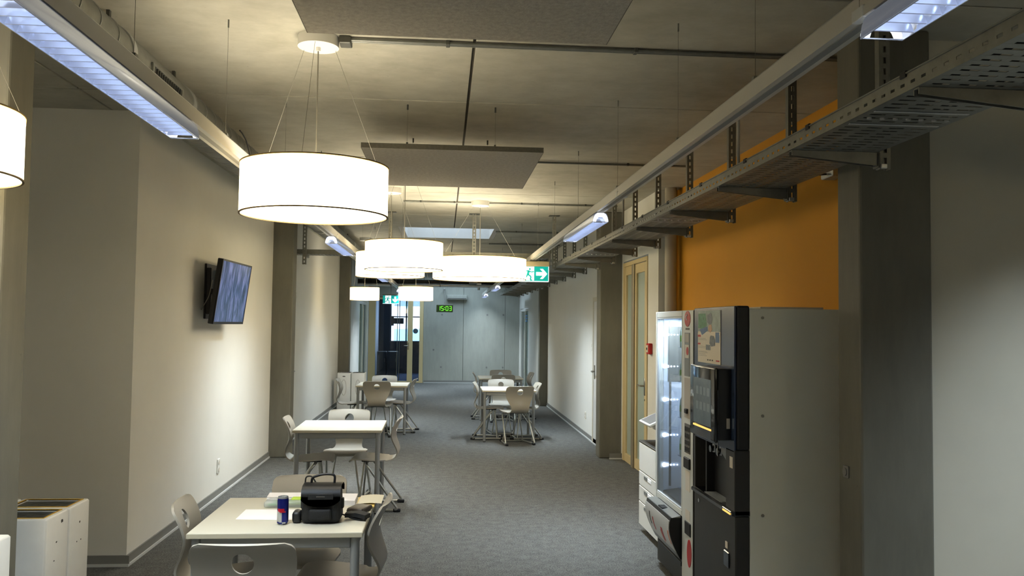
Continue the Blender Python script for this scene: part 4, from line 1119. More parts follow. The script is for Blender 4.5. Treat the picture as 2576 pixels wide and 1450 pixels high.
paper('paper_stack', [(-0.915, 4.50), (-0.700, 4.50), (-0.700, 4.615), (-0.925, 4.615)], ZT, 0.030, 'paper', 'thick white paper block behind the pencil case')
paper('paper_stack', [(-0.56, 4.425), (-0.447, 4.415), (-0.452, 4.60), (-0.585, 4.605)], ZT, 0.026, 'paper', 'white paper block beside the bag, yellow note on it')
c = paper('folder', [(-0.435, 4.375), (-0.345, 4.365), (-0.345, 4.60), (-0.445, 4.605)], ZT, 0.006, 'folder_yellow', 'yellowish folder with loose sheets beside the dark wallet', 'folder')
bm = BM(); N = 8                                              # curled top sheet reaching past the table edge
for i in range(N):
    u0, u1 = i/N, (i+1)/N
    f = lambda u: (-0.435+0.125*u, 0.0075+0.003*u+0.005*math.sin(u*PI))
    (xa, za), (xb, zb) = f(u0), f(u1)
    vs = [bm.verts.new(p) for p in ((xa, 4.415, ZT+za), (xb, 4.41, ZT+zb), (xb, 4.625, ZT+zb), (xa, 4.63, ZT+za))]
    vt = [bm.verts.new((v.co.x, v.co.y, v.co.z+0.0008)) for v in vs]
    bm.faces.new(vs[::-1]); bm.faces.new(vt)
    for k in range(4): bm.faces.new((vs[k], vs[(k+1)%4], vt[(k+1)%4], vt[k]))
part(c, 'loose_sheet', bm, 'paper_warm')
solo('sticky_note', box(BM(), -0.548, -0.523, 4.36, 4.40, ZT+0.0003, ZT+0.004, 0.001), 'lime_plastic', 'yellow sticky marker pad between the bag and the wallet', 'note')
# clear pencil case with green things in it
c = thing('pencil_case', 'clear pencil case with green and lime pens, behind the can', 'pencil case', (-0.80, 4.42, ZT))
bm = BM(); box(bm, -0.905, -0.690, 4.365, 4.475, ZT, ZT+0.034, 0.012, 3); part(c, 'pouch', bm, 'clear_case', 50)
bm = BM(); tube(bm, [(-0.90, 4.42, ZT+0.036), (-0.70, 4.42, ZT+0.036)], 0.0025, 6); part(c, 'zip', bm, 'paper')
for k, (xa, xb, ya, yb, m) in enumerate(((-0.885, -0.80, 4.385, 4.395, 'green_plastic'), (-0.80, -0.71, 4.44, 4.43, 'lime_plastic'), (-0.79, -0.70, 4.41, 4.415, 'lime_plastic'), (-0.87, -0.76, 4.455, 4.45, 'green_plastic'))):
    bm = BM(); cyl(bm, (xa, ya, ZT+0.013), (xb, yb, ZT+0.013+0.006*(k % 2)), 0.006, 10); part(c, 'pen', bm, m, 40)
bm = BM(); box(bm, -0.775, -0.715, 4.405, 4.452, ZT+0.020, ZT+0.042, 0.006); part(c, 'lime_flap', bm, 'lime_plastic')
# drink can
cx, cy = -0.744, 4.03
c = thing('drink_can', 'slim blue and silver drink can with a red mark', 'can', (cx, cy, ZT))
bm = BM(); n = 32; rr = 0.0265
prof = [(0.0, 0.020), (0.004, 0.0225), (0.012, rr), (0.052, rr), (0.066, rr), (0.072, rr), (0.112, rr), (0.121, 0.0245), (0.128, 0.0235), (0.1295, 0.0235), (0.1295, 0.0215), (0.126, 0.021)]
rings = [[bm.verts.new((cx+r*math.cos(2*PI*i/n), cy+r*math.sin(2*PI*i/n), ZT+z)) for i in range(n)] for z, r in prof]
for k in range(len(prof)-1):
    for i in range(n):
        f = bm.faces.new((rings[k][i], rings[k][(i+1)%n], rings[k+1][(i+1)%n], rings[k+1][i]))
        a = (i+0.5)/n*4; q = int(a) % 2          # quadrants
        if k in (0, 7, 8, 9, 10): f.material_index = 1
        elif k == 1: f.material_index = 0
        elif prof[k][0] < 0.066: f.material_index = 1 if q == 0 else 0
        else: f.material_index = 0
bm.faces.new(rings[0][::-1]).material_index = 1; bm.faces.new(rings[-1]).material_index = 1
part(c, 'body', bm, ['can_blue', 'can_silver'], 40)
def can_patch(a0, a1, z0, z1, m, nm):
    bm = BM(); k = 8; r1 = rr+0.0006
    A = [[bm.verts.new((cx+r*math.cos(a0+(a1-a0)*i/k), cy+r*math.sin(a0+(a1-a0)*i/k), ZT+z)) for i in range(k+1)] for r, z in ((rr-0.001, z0), (r1, z0), (r1, z1), (rr-0.001, z1))]
    for j in range(4):
        for i in range(k): bm.faces.new((A[j][i], A[j][i+1], A[(j+1)%4][i+1], A[(j+1)%4][i]))
    part(c, nm, bm, m)
can_patch(-2.35, -1.15, 0.062, 0.076, 'can_red', 'red_mark'); can_patch(-2.0, -0.9, 0.058, 0.064, 'can_red', 'red_mark')
can_patch(-2.7, -2.1, 0.008, 0.014, 'can_blue', 'lettering_bar'); can_patch(-1.5, -0.9, 0.007, 0.013, 'can_silver', 'lettering_bar')
bm = BM(); box(bm, cx-0.008, cx+0.008, cy-0.012, cy+0.012, ZT+0.126, ZT+0.1285, 0.001); part(c, 'pull_tab', bm, 'can_silver')
# camera bag
c = thing('camera_bag', 'black nylon camera bag with flap, top handle and strap', 'bag', (-0.565, 4.09, ZT))
bx0, bx1, by0, by1 = -0.658, -0.478, 4.015, 4.165
bm = BM(); box(bm, bx0, bx1, by0, by1, ZT, ZT+0.165, 0.028, 4)
for v in bm.verts:
    k = (v.co.z-ZT)/0.165; v.co.x = -0.568+(v.co.x+0.568)*(1.04-0.08*k); v.co.y = 4.09+(v.co.y-4.09)*(1.04-0.10*k)
    v.co.z -= 0.0
part(c, 'body', bm, 'bag_nylon', 60)
bm = BM()      # flap: lid wrapping over the front, lower edge dipping in the middle
rows = []
for j in range(13):
    u = -1+2*j/12; x = -0.566+u*0.092
    dip = 0.085 - 0.030*abs(u)**3
    sec = [(by1+0.002, ZT+0.135), (by1+0.002, ZT+0.160), (by1-0.03, ZT+0.176), ((by0+by1)/2, ZT+0.180), (by0+0.03, ZT+0.176), (by0-0.004, ZT+0.160), (by0-0.012, ZT+0.130), (by0-0.012, ZT+0.168-dip)]
    rows.append([bm.verts.new((x, a, b)) for a, b in sec])
for a, b in zip(rows[:-1], rows[1:]):
    for k in range(len(a)-1): bm.faces.new((a[k], a[k+1], b[k+1], b[k]))
r = bmesh.ops.solidify(bm, geom=bm.faces[:], thickness=0.006)
fl = part(c, 'flap', bm, 'bag_trim', 60)
bm = BM(); box(bm, -0.625, -0.507, by0-0.0165, by0-0.011, ZT+0.118, ZT+0.145, 0.002); part(fl, 'badge_patch', bm, 'bag_nylon')
bm = BM(); box(bm, -0.586, -0.546, by0-0.0185, by0-0.016, ZT+0.130, ZT+0.134, 0.0005); part(fl, 'badge', bm, 'ink_grey')
bm = BM(); pth = fillet([(-0.625, 4.10, ZT+0.175), (-0.622, 4.10, ZT+0.205), (-0.565, 4.10, ZT+0.222), (-0.512, 4.10, ZT+0.218), (-0.515, 4.10, ZT+0.178)], 0.03, 5)
tube(bm, pth, 0.006, 8); part(c, 'top_handle', bm, 'bag_trim', 60)
bm = BM(); tube(bm, fillet([(-0.605, 4.13, ZT+0.17), (-0.63, 4.14, ZT+0.205), (-0.66, 4.15, ZT+0.20), (-0.665, 4.16, ZT+0.15)], 0.03), 0.004, 6); part(c, 'cord_loop', bm, 'bag_trim', 60)
for s, xx in ((-1, bx0-0.004), (1, bx1+0.004)):
    bm = BM(); box(bm, xx-0.008, xx+0.008, 4.075, 4.105, ZT+0.060, ZT+0.110, 0.004); part(c, 'strap_lug', bm, 'bag_trim')
bm = BM(); box(bm, bx0-0.045, bx0-0.004, 4.03, 4.11, ZT, ZT+0.055, 0.014, 2); part(c, 'side_buckle', bm, 'bag_trim', 50)
bm = BM(); box(bm, -0.620, -0.515, by0-0.018, by0+0.006, ZT+0.02, ZT+0.072, 0.010, 2); part(c, 'front_pocket', bm, 'bag_nylon', 50)
bm = BM()      # shoulder strap: flat band on the table, doubled back into a wide pad
def band(bm, pts, w, t):
    pts = [Vector(p) for p in pts]; L = []
    for i, p in enumerate(pts):
        d = (pts[min(i+1, len(pts)-1)]-pts[max(i-1, 0)]); d.z = 0; d.normalize(); n = Vector((-d.y, d.x, 0))
        L.append([bm.verts.new(p+n*w/2), bm.verts.new(p-n*w/2), bm.verts.new(p-n*w/2+Vector((0,0,t))), bm.verts.new(p+n*w/2+Vector((0,0,t)))])
    for a, b in zip(L[:-1], L[1:]):
        for k in range(4): bm.faces.new((a[k], a[(k+1)%4], b[(k+1)%4], b[k]))
    bm.faces.new(L[0][::-1]); bm.faces.new(L[-1])
band(bm, fillet([(-0.48, 4.09, ZT+0.03), (-0.44, 4.11, ZT+0.008), (-0.40, 4.10, ZT+0.003), (-0.36, 4.085, ZT+0.003)], 0.03), 0.035, 0.006); part(c, 'strap', bm, 'bag_nylon', 60)
bm = BM(); band(bm, fillet([(-0.46, 4.12, ZT+0.012), (-0.40, 4.115, ZT+0.016), (-0.375, 4.095, ZT+0.014), (-0.352, 4.085, ZT+0.010)], 0.03), 0.055, 0.020); part(c, 'strap_pad', bm, 'bag_nylon', 60)
# wallet / phone pouch
c = thing('wallet', 'dark brown wallet pouch lying beside the bag strap', 'wallet', (-0.415, 4.29, ZT))
bm = BM(); box(bm, -0.455, -0.365, 4.225, 4.345, ZT, ZT+0.026, 0.010, 3)
bmesh.ops.rotate(bm, verts=bm.verts[:], cent=(-0.41, 4.285, ZT), matrix=Matrix.Rotation(-0.35, 3, 'Z')); part(c, 'body', bm, 'brown_leather', 50)
bm = BM(); box(bm, -0.452, -0.368, 4.222, 4.348, ZT+0.012, ZT+0.0145, 0.0)
bmesh.ops.rotate(bm, verts=bm.verts[:], cent=(-0.41, 4.285, ZT), matrix=Matrix.Rotation(-0.35, 3, 'Z')); part(c, 'zip', bm, 'rubber')

# ------------------------------------------------------------------ recycling bins
def bin_unit(x0, x1, y0, y1, h, lab, rim='bin_rim', lid=False, front_loop=False):
    c = thing('recycling_bin', lab, 'bin', ((x0+x1)/2, (y0+y1)/2, 0), 'white recycling bins')
    bm = BM(); t = 0.03
    # open-topped tub: outer skin with softened corners, inner lip, thick wall
    def ringpts(a0, a1, b0, b1, r, z, n=4):
        out = []
        for (qx, qy, s0) in ((a1-r, b0+r, -PI/2), (a1-r, b1-r, 0), (a0+r, b1-r, PI/2), (a0+r, b0+r, PI)):
            for k in range(n+1): out.append(bm.verts.new((qx+r*math.cos(s0+k*PI/2/n), qy+r*math.sin(s0+k*PI/2/n), z)))
        return out
    Rg = [ringpts(x0+0.004, x1-0.004, y0+0.004, y1-0.004, 0.012, 0.01), ringpts(x0, x1, y0, y1, 0.014, 0.03), ringpts(x0, x1, y0, y1, 0.014, h-0.008), ringpts(x0+0.006, x1-0.006, y0+0.006, y1-0.006, 0.012, h),
          ringpts(x0+t, x1-t, y0+t, y1-t, 0.010, h), ringpts(x0+t, x1-t, y0+t, y1-t, 0.010, h-0.05)]
    for A, B in zip(Rg[:-1], Rg[1:]):
        for i in range(len(A)): bm.faces.new((A[i], A[(i+1) % len(A)], B[(i+1) % len(A)], B[i]))
    bm.faces.new(Rg[0][::-1]); bm.faces.new(Rg[-1]); part(c, 'body', bm, 'bin_white', 40)
    if lid:
        bm = BM(); box(bm, x0+t-0.002, x1-t+0.002, y0+t-0.002, y1-t+0.002, h-0.012, h+0.004, 0.005); part(c, 'lid', bm, 'bin_white')
    else:
        bm = BM(); e = 0.006; a0, a1, b0, b1 = x0+t, x1-t, y0+t, y1-t
        box(bm, a0-e, a1+e, b0-e, b0, h-0.004, h+0.003); box(bm, a0-e, a1+e, b1, b1+e, h-0.004, h+0.003); box(bm, a0-e, a0, b0, b1, h-0.004, h+0.003); box(bm, a1, a1+e, b0, b1, h-0.004, h+0.003)
        part(c, 'rim', bm, rim)
        bm = BM(); box(bm, a0+0.001, a1-0.001, b0+0.001, b1-0.001, h-0.016, h-0.010); part(c, 'liner', bm, 'bin_liner')
    bm = BM(); box(bm, x0+0.02, x1-0.02, y0+0.02, y1-0.02, 0.0, 0.012); part(c, 'base', bm, 'rubber')
    return c
def scuffs(c, x, spots):
    for (y, z, r) in spots:
        bm = BM(); A = [(y+r*1.3*math.cos(a)*(0.6+0.4*random.random()), z+r*math.sin(a)*(0.5+0.5*random.random())) for a in [k*2*PI/9 for k in range(9)]]
        prism(bm, A, 'x', x, x+0.0008); part(c, 'scuff', bm, 'scuff')
xa, xb = -1.957, -2.31
b1 = bin_unit(xb, xa, 4.345, 4.595, 0.70, 'white recycling bin with yellow rim, front one beside the column', 'bin_rim')
scuffs(b1, xa, [(4.515, 0.655, 0.012), (4.46, 0.56, 0.007), (4.44, 0.47, 0.005)])
b2 = bin_unit(xb, xa, 4.603, 4.853, 0.70, 'white recycling bin with yellow rim, rear one towards the bare wall', 'bin_rim')
scuffs(b2, xa, [(4.73, 0.60, 0.007), (4.70, 0.50, 0.005), (4.75, 0.50, 0.005), (4.68, 0.30, 0.010)])
bin_unit(xb-0.36, xb-0.008, 4.603, 4.853, 0.70, 'white recycling bin with plain rim, mostly hidden by the column', 'rubber')
b4 = bin_unit(-2.20, -1.842, 3.32, 3.775, 0.77, 'white lidded bin cut off at the picture corner', lid=True)
bm = BM(); tube(bm, [(-1.8415, 3.68, 0.70), (-1.8415, 3.66, 0.62), (-1.8415, 3.70, 0.52)], 0.0012, 5); part(b4, 'scratch', bm, 'scuff')
for k, (a, b) in enumerate(((-2.045, -1.785), (-1.775, -1.515))):
    c = bin_unit(a, b, 16.35, 16.72, 0.72, ['white far bin beside the wall with an oval outline on its front', 'white far bin beside the tables with an oval outline on its front'][k], 'rubber')
    bm = BM(); cx = (a+b)/2
    P = [(cx+0.045*math.cos(t), 16.349, 0.44+0.15*math.sin(t)) for t in [2*PI*i/28 for i in range(28)]]
    tube(bm, P, 0.004, 5, closed=True); part(c, 'oval_outline', bm, 'ink_light')
    if k == 0:
        bm = BM(); box(bm, cx-0.025, cx+0.025, 16.345, 16.35, 0.645, 0.662, 0.001); part(c, 'label', bm, 'ink_grey')

# ------------------------------------------------------------------ television
c = thing('television', 'black wall television tilted forward showing a blue streaked picture', 'television', (XL, 7.9, 1.97))
TVW, TVH = 0.97, 0.58
rot = Matrix.Rotation(math.radians(7.5), 4, 'Y')       # top leans out into the room
yaw = Matrix.Rotation(math.radians(-1.5), 4, 'Z')
TM = Matrix.Translation((-1.955, 7.88, 1.960)) @ yaw @ rot
def tvpart(parent, nm, boxes, m, bev=0.004):
    bm = BM()
    for q in boxes: box(bm, *q, bev)
    bmesh.ops.transform(bm, matrix=TM, verts=bm.verts[:]); return part(parent, nm, bm, m)
body = tvpart(c, 'body', [(-0.045, -0.002, -TVW/2, TVW/2, -TVH/2, TVH/2)], 'tv_body', 0.006)
tvpart(body, 'bezel', [(-0.002, 0.005, -TVW/2, TVW/2, -TVH/2, -TVH/2+0.022), (-0.002, 0.005, -TVW/2, TVW/2, TVH/2-0.016, TVH/2), (-0.002, 0.005, -TVW/2, -TVW/2+0.016, -TVH/2+0.022, TVH/2-0.016), (-0.002, 0.005, TVW/2-0.016, TVW/2, -TVH/2+0.022, TVH/2-0.016)], 'tv_body', 0.0015)
bm = BM(); box(bm, -0.001, 0.002, -TVW/2+0.016, TVW/2-0.016, -TVH/2+0.022, TVH/2-0.016)
scr = bpy.data.objects.new('screen', finish(bm, 'screen', 'tv_picture')); COL.objects.link(scr); scr.parent = c
scr.matrix_local = Matrix.Translation(-Vector((XL, 7.9, 1.97))) @ TM
bm = BM(); box(bm, XL, XL+0.02, 7.66, 8.11, 1.72, 2.22, 0.004); part(c, 'wall_plate', bm, 'tv_body')
for yy in (7.60, 8.15):
    bm = BM(); box(bm, XL+0.035, XL+0.075, yy, yy+0.035, 1.76, 2.18, 0.006); part(c, 'mount_arm', bm, 'tv_body')
bm = BM(); box(bm, XL+0.015, -1.985, 7.62, 8.15, 1.94, 1.99, 0.004); part(c, 'tilt_bar', bm, 'tv_body')
bm = BM(); tube(bm, fillet([(XL+0.13, 7.45, 2.06), (XL+0.10, 7.47, 1.92), (XL+0.012, 7.55, 1.80)], 0.04), 0.004, 6); part(c, 'cord', bm, 'steel_wire', 60)

# ------------------------------------------------------------------ snack vending machine
def arcpoly(cx, cz, r, a0, a1, n):
    return [(cx+r*math.cos(a0+(a1-a0)*k/n), cz+r*math.sin(a0+(a1-a0)*k/n)) for k in range(n+1)]
c = thing('snack_vending_machine', 'white snack vending machine with tall lit glass front and curved flap', 'vending machine', (1.95, 5.5, 0))
FX, Y0, Y1, ZH = 1.55, 5.045, 5.955, 1.806
bm = BM()
box(bm, FX+0.03, 2.40, Y1-0.03, Y1, 0.10, ZH); box(bm, FX+0.03, 2.40, Y0, Y0+0.235, 0.10, ZH)
box(bm, FX+0.03, 2.40, Y0+0.235, Y1-0.03, 1.77, ZH); box(bm, 2.30, 2.40, Y0+0.235, Y1-0.03, 0.10, 1.77); box(bm, FX+0.03, 2.30, Y0+0.235, Y1-0.03, 0.10, 0.49)
part(c, 'cabinet', bm, 'machine_white')
bm = BM(); box(bm, FX+0.05, 2.38, Y0+0.02, Y1-0.02, 0.0, 0.10); part(c, 'plinth', bm, 'black_plastic')
bm = BM(); box(bm, FX+0.012, FX+0.06, Y0+0.245, Y1-0.02, 0.02, 0.235, 0.006); lp = part(c, 'lower_panel', bm, 'charcoal')
bm = BM(); box(bm, FX+0.004, FX+0.014, Y0+0.27, Y1-0.06, 0.15, 0.175, 0.002); part(lp, 'vent_strip', bm, 'black_plastic')
# glazed door
bm = BM(); ya, yb, za, zb = Y0+0.238, Y1, 0.475, ZH-0.002
gy0, gy1, gz0, gz1 = 5.293, 5.918, 0.515, 1.762
box(bm, FX, FX+0.03, gy1, yb, za, zb, 0.004); box(bm, FX, FX+0.03, ya, gy0, za, zb, 0.003); box(bm, FX, FX+0.03, gy0, gy1, gz1, zb, 0.004); box(bm, FX, FX+0.03, gy0, gy1, za, gz0, 0.004)
dr = part(c, 'glass_door', bm, 'machine_white')
bm = BM(); box(bm, FX+0.010, FX+0.016, gy0, gy1, gz0, gz1); part(dr, 'pane', bm, 'glass_front')
bm = BM()
for q in ((gy0, gy0+0.008, gz0, gz1), (gy1-0.008, gy1, gz0, gz1), (gy0, gy1, gz0, gz0+0.008), (gy0, gy1, gz1-0.008, gz1)): box(bm, FX+0.001, FX+0.011, q[0], q[1], q[2], q[3])
part(dr, 'gasket', bm, 'skirting_strip')
bm = BM(); box(bm, 1.60, 2.295, Y1-0.034, Y1-0.0305, 0.50, 1.765); box(bm, 2.293, 2.297, 5.285, 5.92, 0.50, 1.765); box(bm, 1.60, 2.29, 5.2805, 5.284, 0.50, 1.765); box(bm, 1.60, 2.29, 5.285, 5.92, 1.762, 1.766)
part(c, 'inner_lining', bm, 'interior_white')
bm = BM(); prism(bm, [(1.585, 0.492), (2.28, 0.492), (2.28, 0.62), (1.60, 0.52)], 'y', 5.29, 5.915); part(c, 'delivery_chute', bm, 'charcoal')
bm = BM(); box(bm, 1.63, 2.28, Y1-0.036, Y1-0.034, 1.30, 1.70); box(bm, 1.64, 1.655, Y1-0.040, Y1-0.034, 0.55, 1.74); part(c, 'side_rail', bm, 'zinc')
for k, z in enumerate((1.64, 1.41, 1.17, 0.915, 0.70)):
    bm = BM(); box(bm, 1.74, 2.28, 5.295, 5.912, z-0.085, z-0.080); box(bm, 1.590, 1.74, 5.30, 5.52, z-0.085, z-0.0805); sf = part(c, 'shelf', bm, 'glass_front')
    for j, (yy, r) in enumerate(((0, 0.015), (0, 0.009), (0, 0.0065), (0, 0.005), (0, 0.004))):
        bm = BM(); disc(bm, (1.606+0.024*j, 5.917, z), (0, 1, 0), r, 0.004, 20); part(sf, 'led_spot', bm, 'led')  # row of glowing discs, each smaller than the one before
ld = bpy.data.lights.new('cabinet_light', 'AREA'); ld.shape = 'RECTANGLE'; ld.size = 0.10; ld.size_y = 0.5; ld.energy = 14.0; ld.color = (0.80, 0.90, 1.0)
lo = bpy.data.objects.new('cabinet_light', ld); COL.objects.link(lo); lo.parent = c; lo.location = (1.66-1.95, 5.6-5.5, 1.755)
def bottle(x, y, z, h, r, m, lab):
    b = thing('drink_bottle', lab, 'bottle', (x, y, z), 'bottles in the snack machine')
    bm = BM(); n = 18; prof = [(0, r*0.9), (0.01, r), (h*0.6, r), (h*0.72, r*0.9), (h*0.86, r*0.42), (h*0.93, r*0.42)]
    rg = [[bm.verts.new((x+rr*math.cos(2*PI*i/n), y+rr*math.sin(2*PI*i/n), z+q)) for i in range(n)] for q, rr in prof]
    for a, b2 in zip(rg[:-1], rg[1:]):
        for i in range(n): bm.faces.new((a[i], a[(i+1)%n], b2[(i+1)%n], b2[i]))
    bm.faces.new(rg[0][::-1]); bm.faces.new(rg[-1]); part(b, 'body', bm, m, 40)
    bm = BM(); cyl(bm, (x, y, z+h*0.93), (x, y, z+h), r*0.46, 14); part(b, 'cap', bm, 'paper')
    bm = BM(); ring(bm, (x, y), r-0.0005, r+0.0008, z+h*0.25, z+h*0.5, 18); part(b, 'label', bm, 'green_snack')
for k, z in enumerate((1.64, 1.41, 1.17, 0.915)):
    bottle(1.612, 5.475, z-0.080, 0.16, 0.022, 'bottle_clear', ['clear drink bottle on the top shelf of the snack machine', 'clear drink bottle on the second shelf of the snack machine', 'clear drink bottle on the middle shelf of the snack machine', 'clear drink bottle on the fourth shelf of the snack machine'][k])
b = thing('snack_packet', 'green snack packet at the bottom of the snack machine', 'packet', (1.70, 5.55, 0.62))
bm = BM(); box(bm, 1.668, 1.72, 5.42, 5.60, 0.6205, 0.685, 0.018, 3); part(b, 'pouch', bm, 'green_snack', 60)
bm = BM(); box(bm, 1.69, 1.698, 5.40, 5.62, 0.625, 0.68); part(b, 'sealed_edge', bm, 'green_snack')
# curved delivery flap
fy0, fy1 = 5.305, 5.94; pz0, pz1 = 0.195, 0.462
def flap_profile(off=0.0):
    P = []
    for k in range(13):
        t = k/12; z = pz1-(pz1-pz0)*t
        xx = FX - 0.074*math.sin(PI*(0.30+0.70*t)**0.9)*(1.0) + off
        P.append((xx, z))
    return P
prof = flap_profile()
bm = BM(); prism(bm, [(FX+0.02, pz1)]+prof+[(FX+0.02, pz0)], 'y', fy0+0.004, fy1-0.004)
fp = part(c, 'flap', bm, 'black_plastic', 40)
def flap_skin(bm, i0, i1, a, b, o0, o1):
    P0 = [(x-o0, z) for x, z in prof[i0:i1+1]]; P1 = [(x-o1, z) for x, z in prof[i0:i1+1]][::-1]
    prism(bm, P0+P1, 'y', a, b)
bm = BM(); flap_skin(bm, 1, 10, fy0+0.012, fy1-0.006, 0.0, 0.004); part(fp, 'flap_skin', bm, 'silver_flap', 50)
bm = BM(); flap_skin(bm, 10, 12, fy0+0.012, fy1-0.006, 0.0, 0.003); part(fp, 'lower_lip', bm, 'cup_plastic', 50)
for (a, b2, i0, i1, m) in ((5.50, 5.545, 5, 9, 'red_print'), (5.555, 5.57, 6, 10, 'orange_print'), (5.72, 5.75, 4, 8, 'red_print'), (5.80, 5.83, 3, 7, 'ink_grey'), (5.335, 5.355, 4, 8, 'orange_print')):
    bm = BM(); flap_skin(bm, i0, i1, a, b2, 0.0035, 0.0046); part(fp, 'printed_swirl', bm, m, 50)
bm = BM(); box(bm, FX-0.055, FX-0.012, 5.56, 5.66, pz1-0.004, pz1+0.009, 0.001); part(fp, 'grip_slot', bm, 'rubber')
bm = BM(); prism(bm, [(FX-0.062, pz1-0.001), (FX+0.0, pz1+0.012), (FX+0.0, pz1-0.001)], 'y', fy0, fy1); part(c, 'flap_hood', bm, 'cup_plastic')
# payment column
py0, py1 = Y0+0.003, Y0+0.235
bm = BM(); box(bm, FX, FX+0.03, py0, py1, 0.02, ZH-0.002, 0.004); pc = part(c, 'payment_column', bm, 'machine_white')
bm = BM(); box(bm, FX+0.0, FX+0.05, Y0-0.004, Y0+0.004, 0.02, ZH-0.004); part(c, 'edge_strip', bm, 'zinc_dark')
def face_part(nm, ya, yb, za, zb, m, d=0.004, bev=0.001):
    bm = BM(); box(bm, FX-d, FX+0.002, ya, yb, za, zb, bev); return part(pc, nm, bm, m)
bm = BM(); n = 32; prism(bm, [(5.165+0.060*math.cos(2*PI*i/n), 1.750+0.050*math.sin(2*PI*i/n)) for i in range(n)], 'x', FX-0.003, FX); lg = part(pc, 'logo', bm, 'red_print')
bm = BM(); tube(bm, [(FX-0.0035, 5.165+0.020*math.sin(t*2.4)+0.01*t, 1.775-0.022*t) for t in [k*0.25 for k in range(7)]], 0.005, 6); part(lg, 'logo_mark', bm, 'paper')
face_part('lettering_bar', 5.125, 5.205, 1.680, 1.692, 'ink_grey', 0.002, 0)
face_part('price_window', 5.115, 5.225, 1.385, 1.662, 'cup_plastic', 0.003)
face_part('price_card', 5.130, 5.212, 1.60, 1.655, 'ink_light', 0.004)
face_part('price_card', 5.130, 5.212, 1.50, 1.585, 'label_paper', 0.004)
bm = BM(); prism(bm, [(5.155+0.022*math.cos(2*PI*i/20), 1.545+0.026*math.sin(2*PI*i/20)) for i in range(20)], 'x', FX-0.006, FX-0.004); part(pc, 'price_mark', bm, 'red_print')
face_part('coin_panel', 5.085, 5.225, 1.12, 1.375, 'ink_light', 0.003)
face_part('coin_slot', 5.14, 5.19, 1.15, 1.18, 'rubber', 0.016, 0.004)
face_part('keypad', 5.10, 5.215, 0.90, 1.085, 'ink_grey', 0.004)
for i in range(3):
    for j in range(4):
        bm = BM(); box(bm, FX-0.008, FX-0.004, 5.112+i*0.034, 5.136+i*0.034, 0.912+j*0.042, 0.942+j*0.042, 0.002); part(pc, 'key', bm, 'charcoal')
face_part('note_reader', 5.095, 5.215, 0.805, 0.872, 'rubber', 0.012, 0.004)
face_part('notice_label', 5.105, 5.20, 0.665, 0.790, 'label_paper', 0.002, 0)
face_part('notice_label', 5.105, 5.20, 0.485, 0.545, 'label_paper', 0.002, 0)
face_part('coin_return', 5.085, 5.205, 0.390, 0.472, 'rubber', 0.006, 0.003)
bm = BM(); n = 32; prism(bm, [(5.115+0.045*math.cos(2*PI*i/n), 0.285+0.085*math.sin(2*PI*i/n)) for i in range(n)], 'x', FX-0.003, FX); part(pc, 'red_spot', bm, 'red_print')

# ------------------------------------------------------------------ coffee machine
c = thing('coffee_vending_machine', 'black fronted coffee vending machine with touch screen and poster', 'vending machine', (2.0, 4.67, 0))
Y0, Y1, ZH = 4.31, 5.03, 1.808; BXk = 1.633
bm = BM(); box(bm, BXk, 2.42, Y0, Y1, 0.04, ZH-0.006, 0.004); cb = part(c, 'cabinet', bm, 'machine_side')
for z in (1.752, 1.228, 0.703):
    bm = BM(); cyl(bm, (1.703, Y0-0.004, z), (1.703, Y0, z), 0.008, 12); part(cb, 'side_screw', bm, 'zinc')
bm = BM(); box(bm, 1.65, 2.40, Y0+0.02, Y1-0.02, 0.0, 0.04); part(c, 'plinth', bm, 'black_plastic')
bm = BM(); box(bm, 1.70, 2.05, Y0+0.02, Y0+0.32, ZH-0.006, ZH+0.004); part(c, 'top_tray', bm, 'label_paper')
# door: frame around the cup niche
bm = BM()
box(bm, FX+0.012, BXk, Y0, Y1, 1.045, ZH+0.008, 0.010, 2)
part(c, 'upper_door', bm, 'black_plastic')
bm = BM(); box(bm, FX, FX+0.012, Y0+0.004, Y1-0.004, 1.03, ZH+0.006, 0.005, 2); ud = part(c, 'front_panel', bm, 'dark_blue_gloss')
bm = BM(); box(bm, FX, BXk, Y0, Y0+0.14, 0.70, 1.045, 0.004); np_ = part(c, 'niche_pillar', bm, 'charcoal')
bm = BM(); box(bm, FX-0.001, FX, Y0+0.03, Y0+0.075, 0.945, 1.005); part(np_, 'pillar_label', bm, 'label_paper')
bm = BM(); box(bm, FX, BXk, Y1-0.03, Y1, 0.70, 1.045, 0.003); part(c, 'niche_cheek', bm, 'charcoal')
bm = BM(); box(bm, BXk-0.004, BXk+0.0, Y0+0.14, Y1-0.03, 0.70, 1.045); box(bm, FX+0.03, BXk-0.004, Y1-0.16, Y1-0.14, 0.70, 1.045); part(c, 'niche_back', bm, 'black_plastic')
bm = BM(); prism(bm, [(FX-0.015, 0.700), (FX-0.015, 0.716), (FX+0.0, 0.724), (BXk, 0.724), (BXk, 0.700)], 'y', Y0, Y1); sh = part(c, 'drip_shelf', bm, 'black_gloss')
bm = BM()
for k in range(9): box(bm, FX+0.004+k*0.008, FX+0.008+k*0.008, Y0+0.24, Y0+0.52, 0.7245, 0.727)
part(sh, 'drip_grate', bm, 'cup_plastic', kind='stuff')
bm = BM(); box(bm, FX-0.019, FX-0.014, Y0+0.02, Y0+0.14, 0.703, 0.711); part(sh, 'light_strip', bm, 'amber_light')
bm = BM(); box(bm, FX-0.018, FX-0.006, Y0+0.012, Y0+0.145, 0.713, 0.722, 0.002); part(sh, 'shelf_lip', bm, 'chrome')
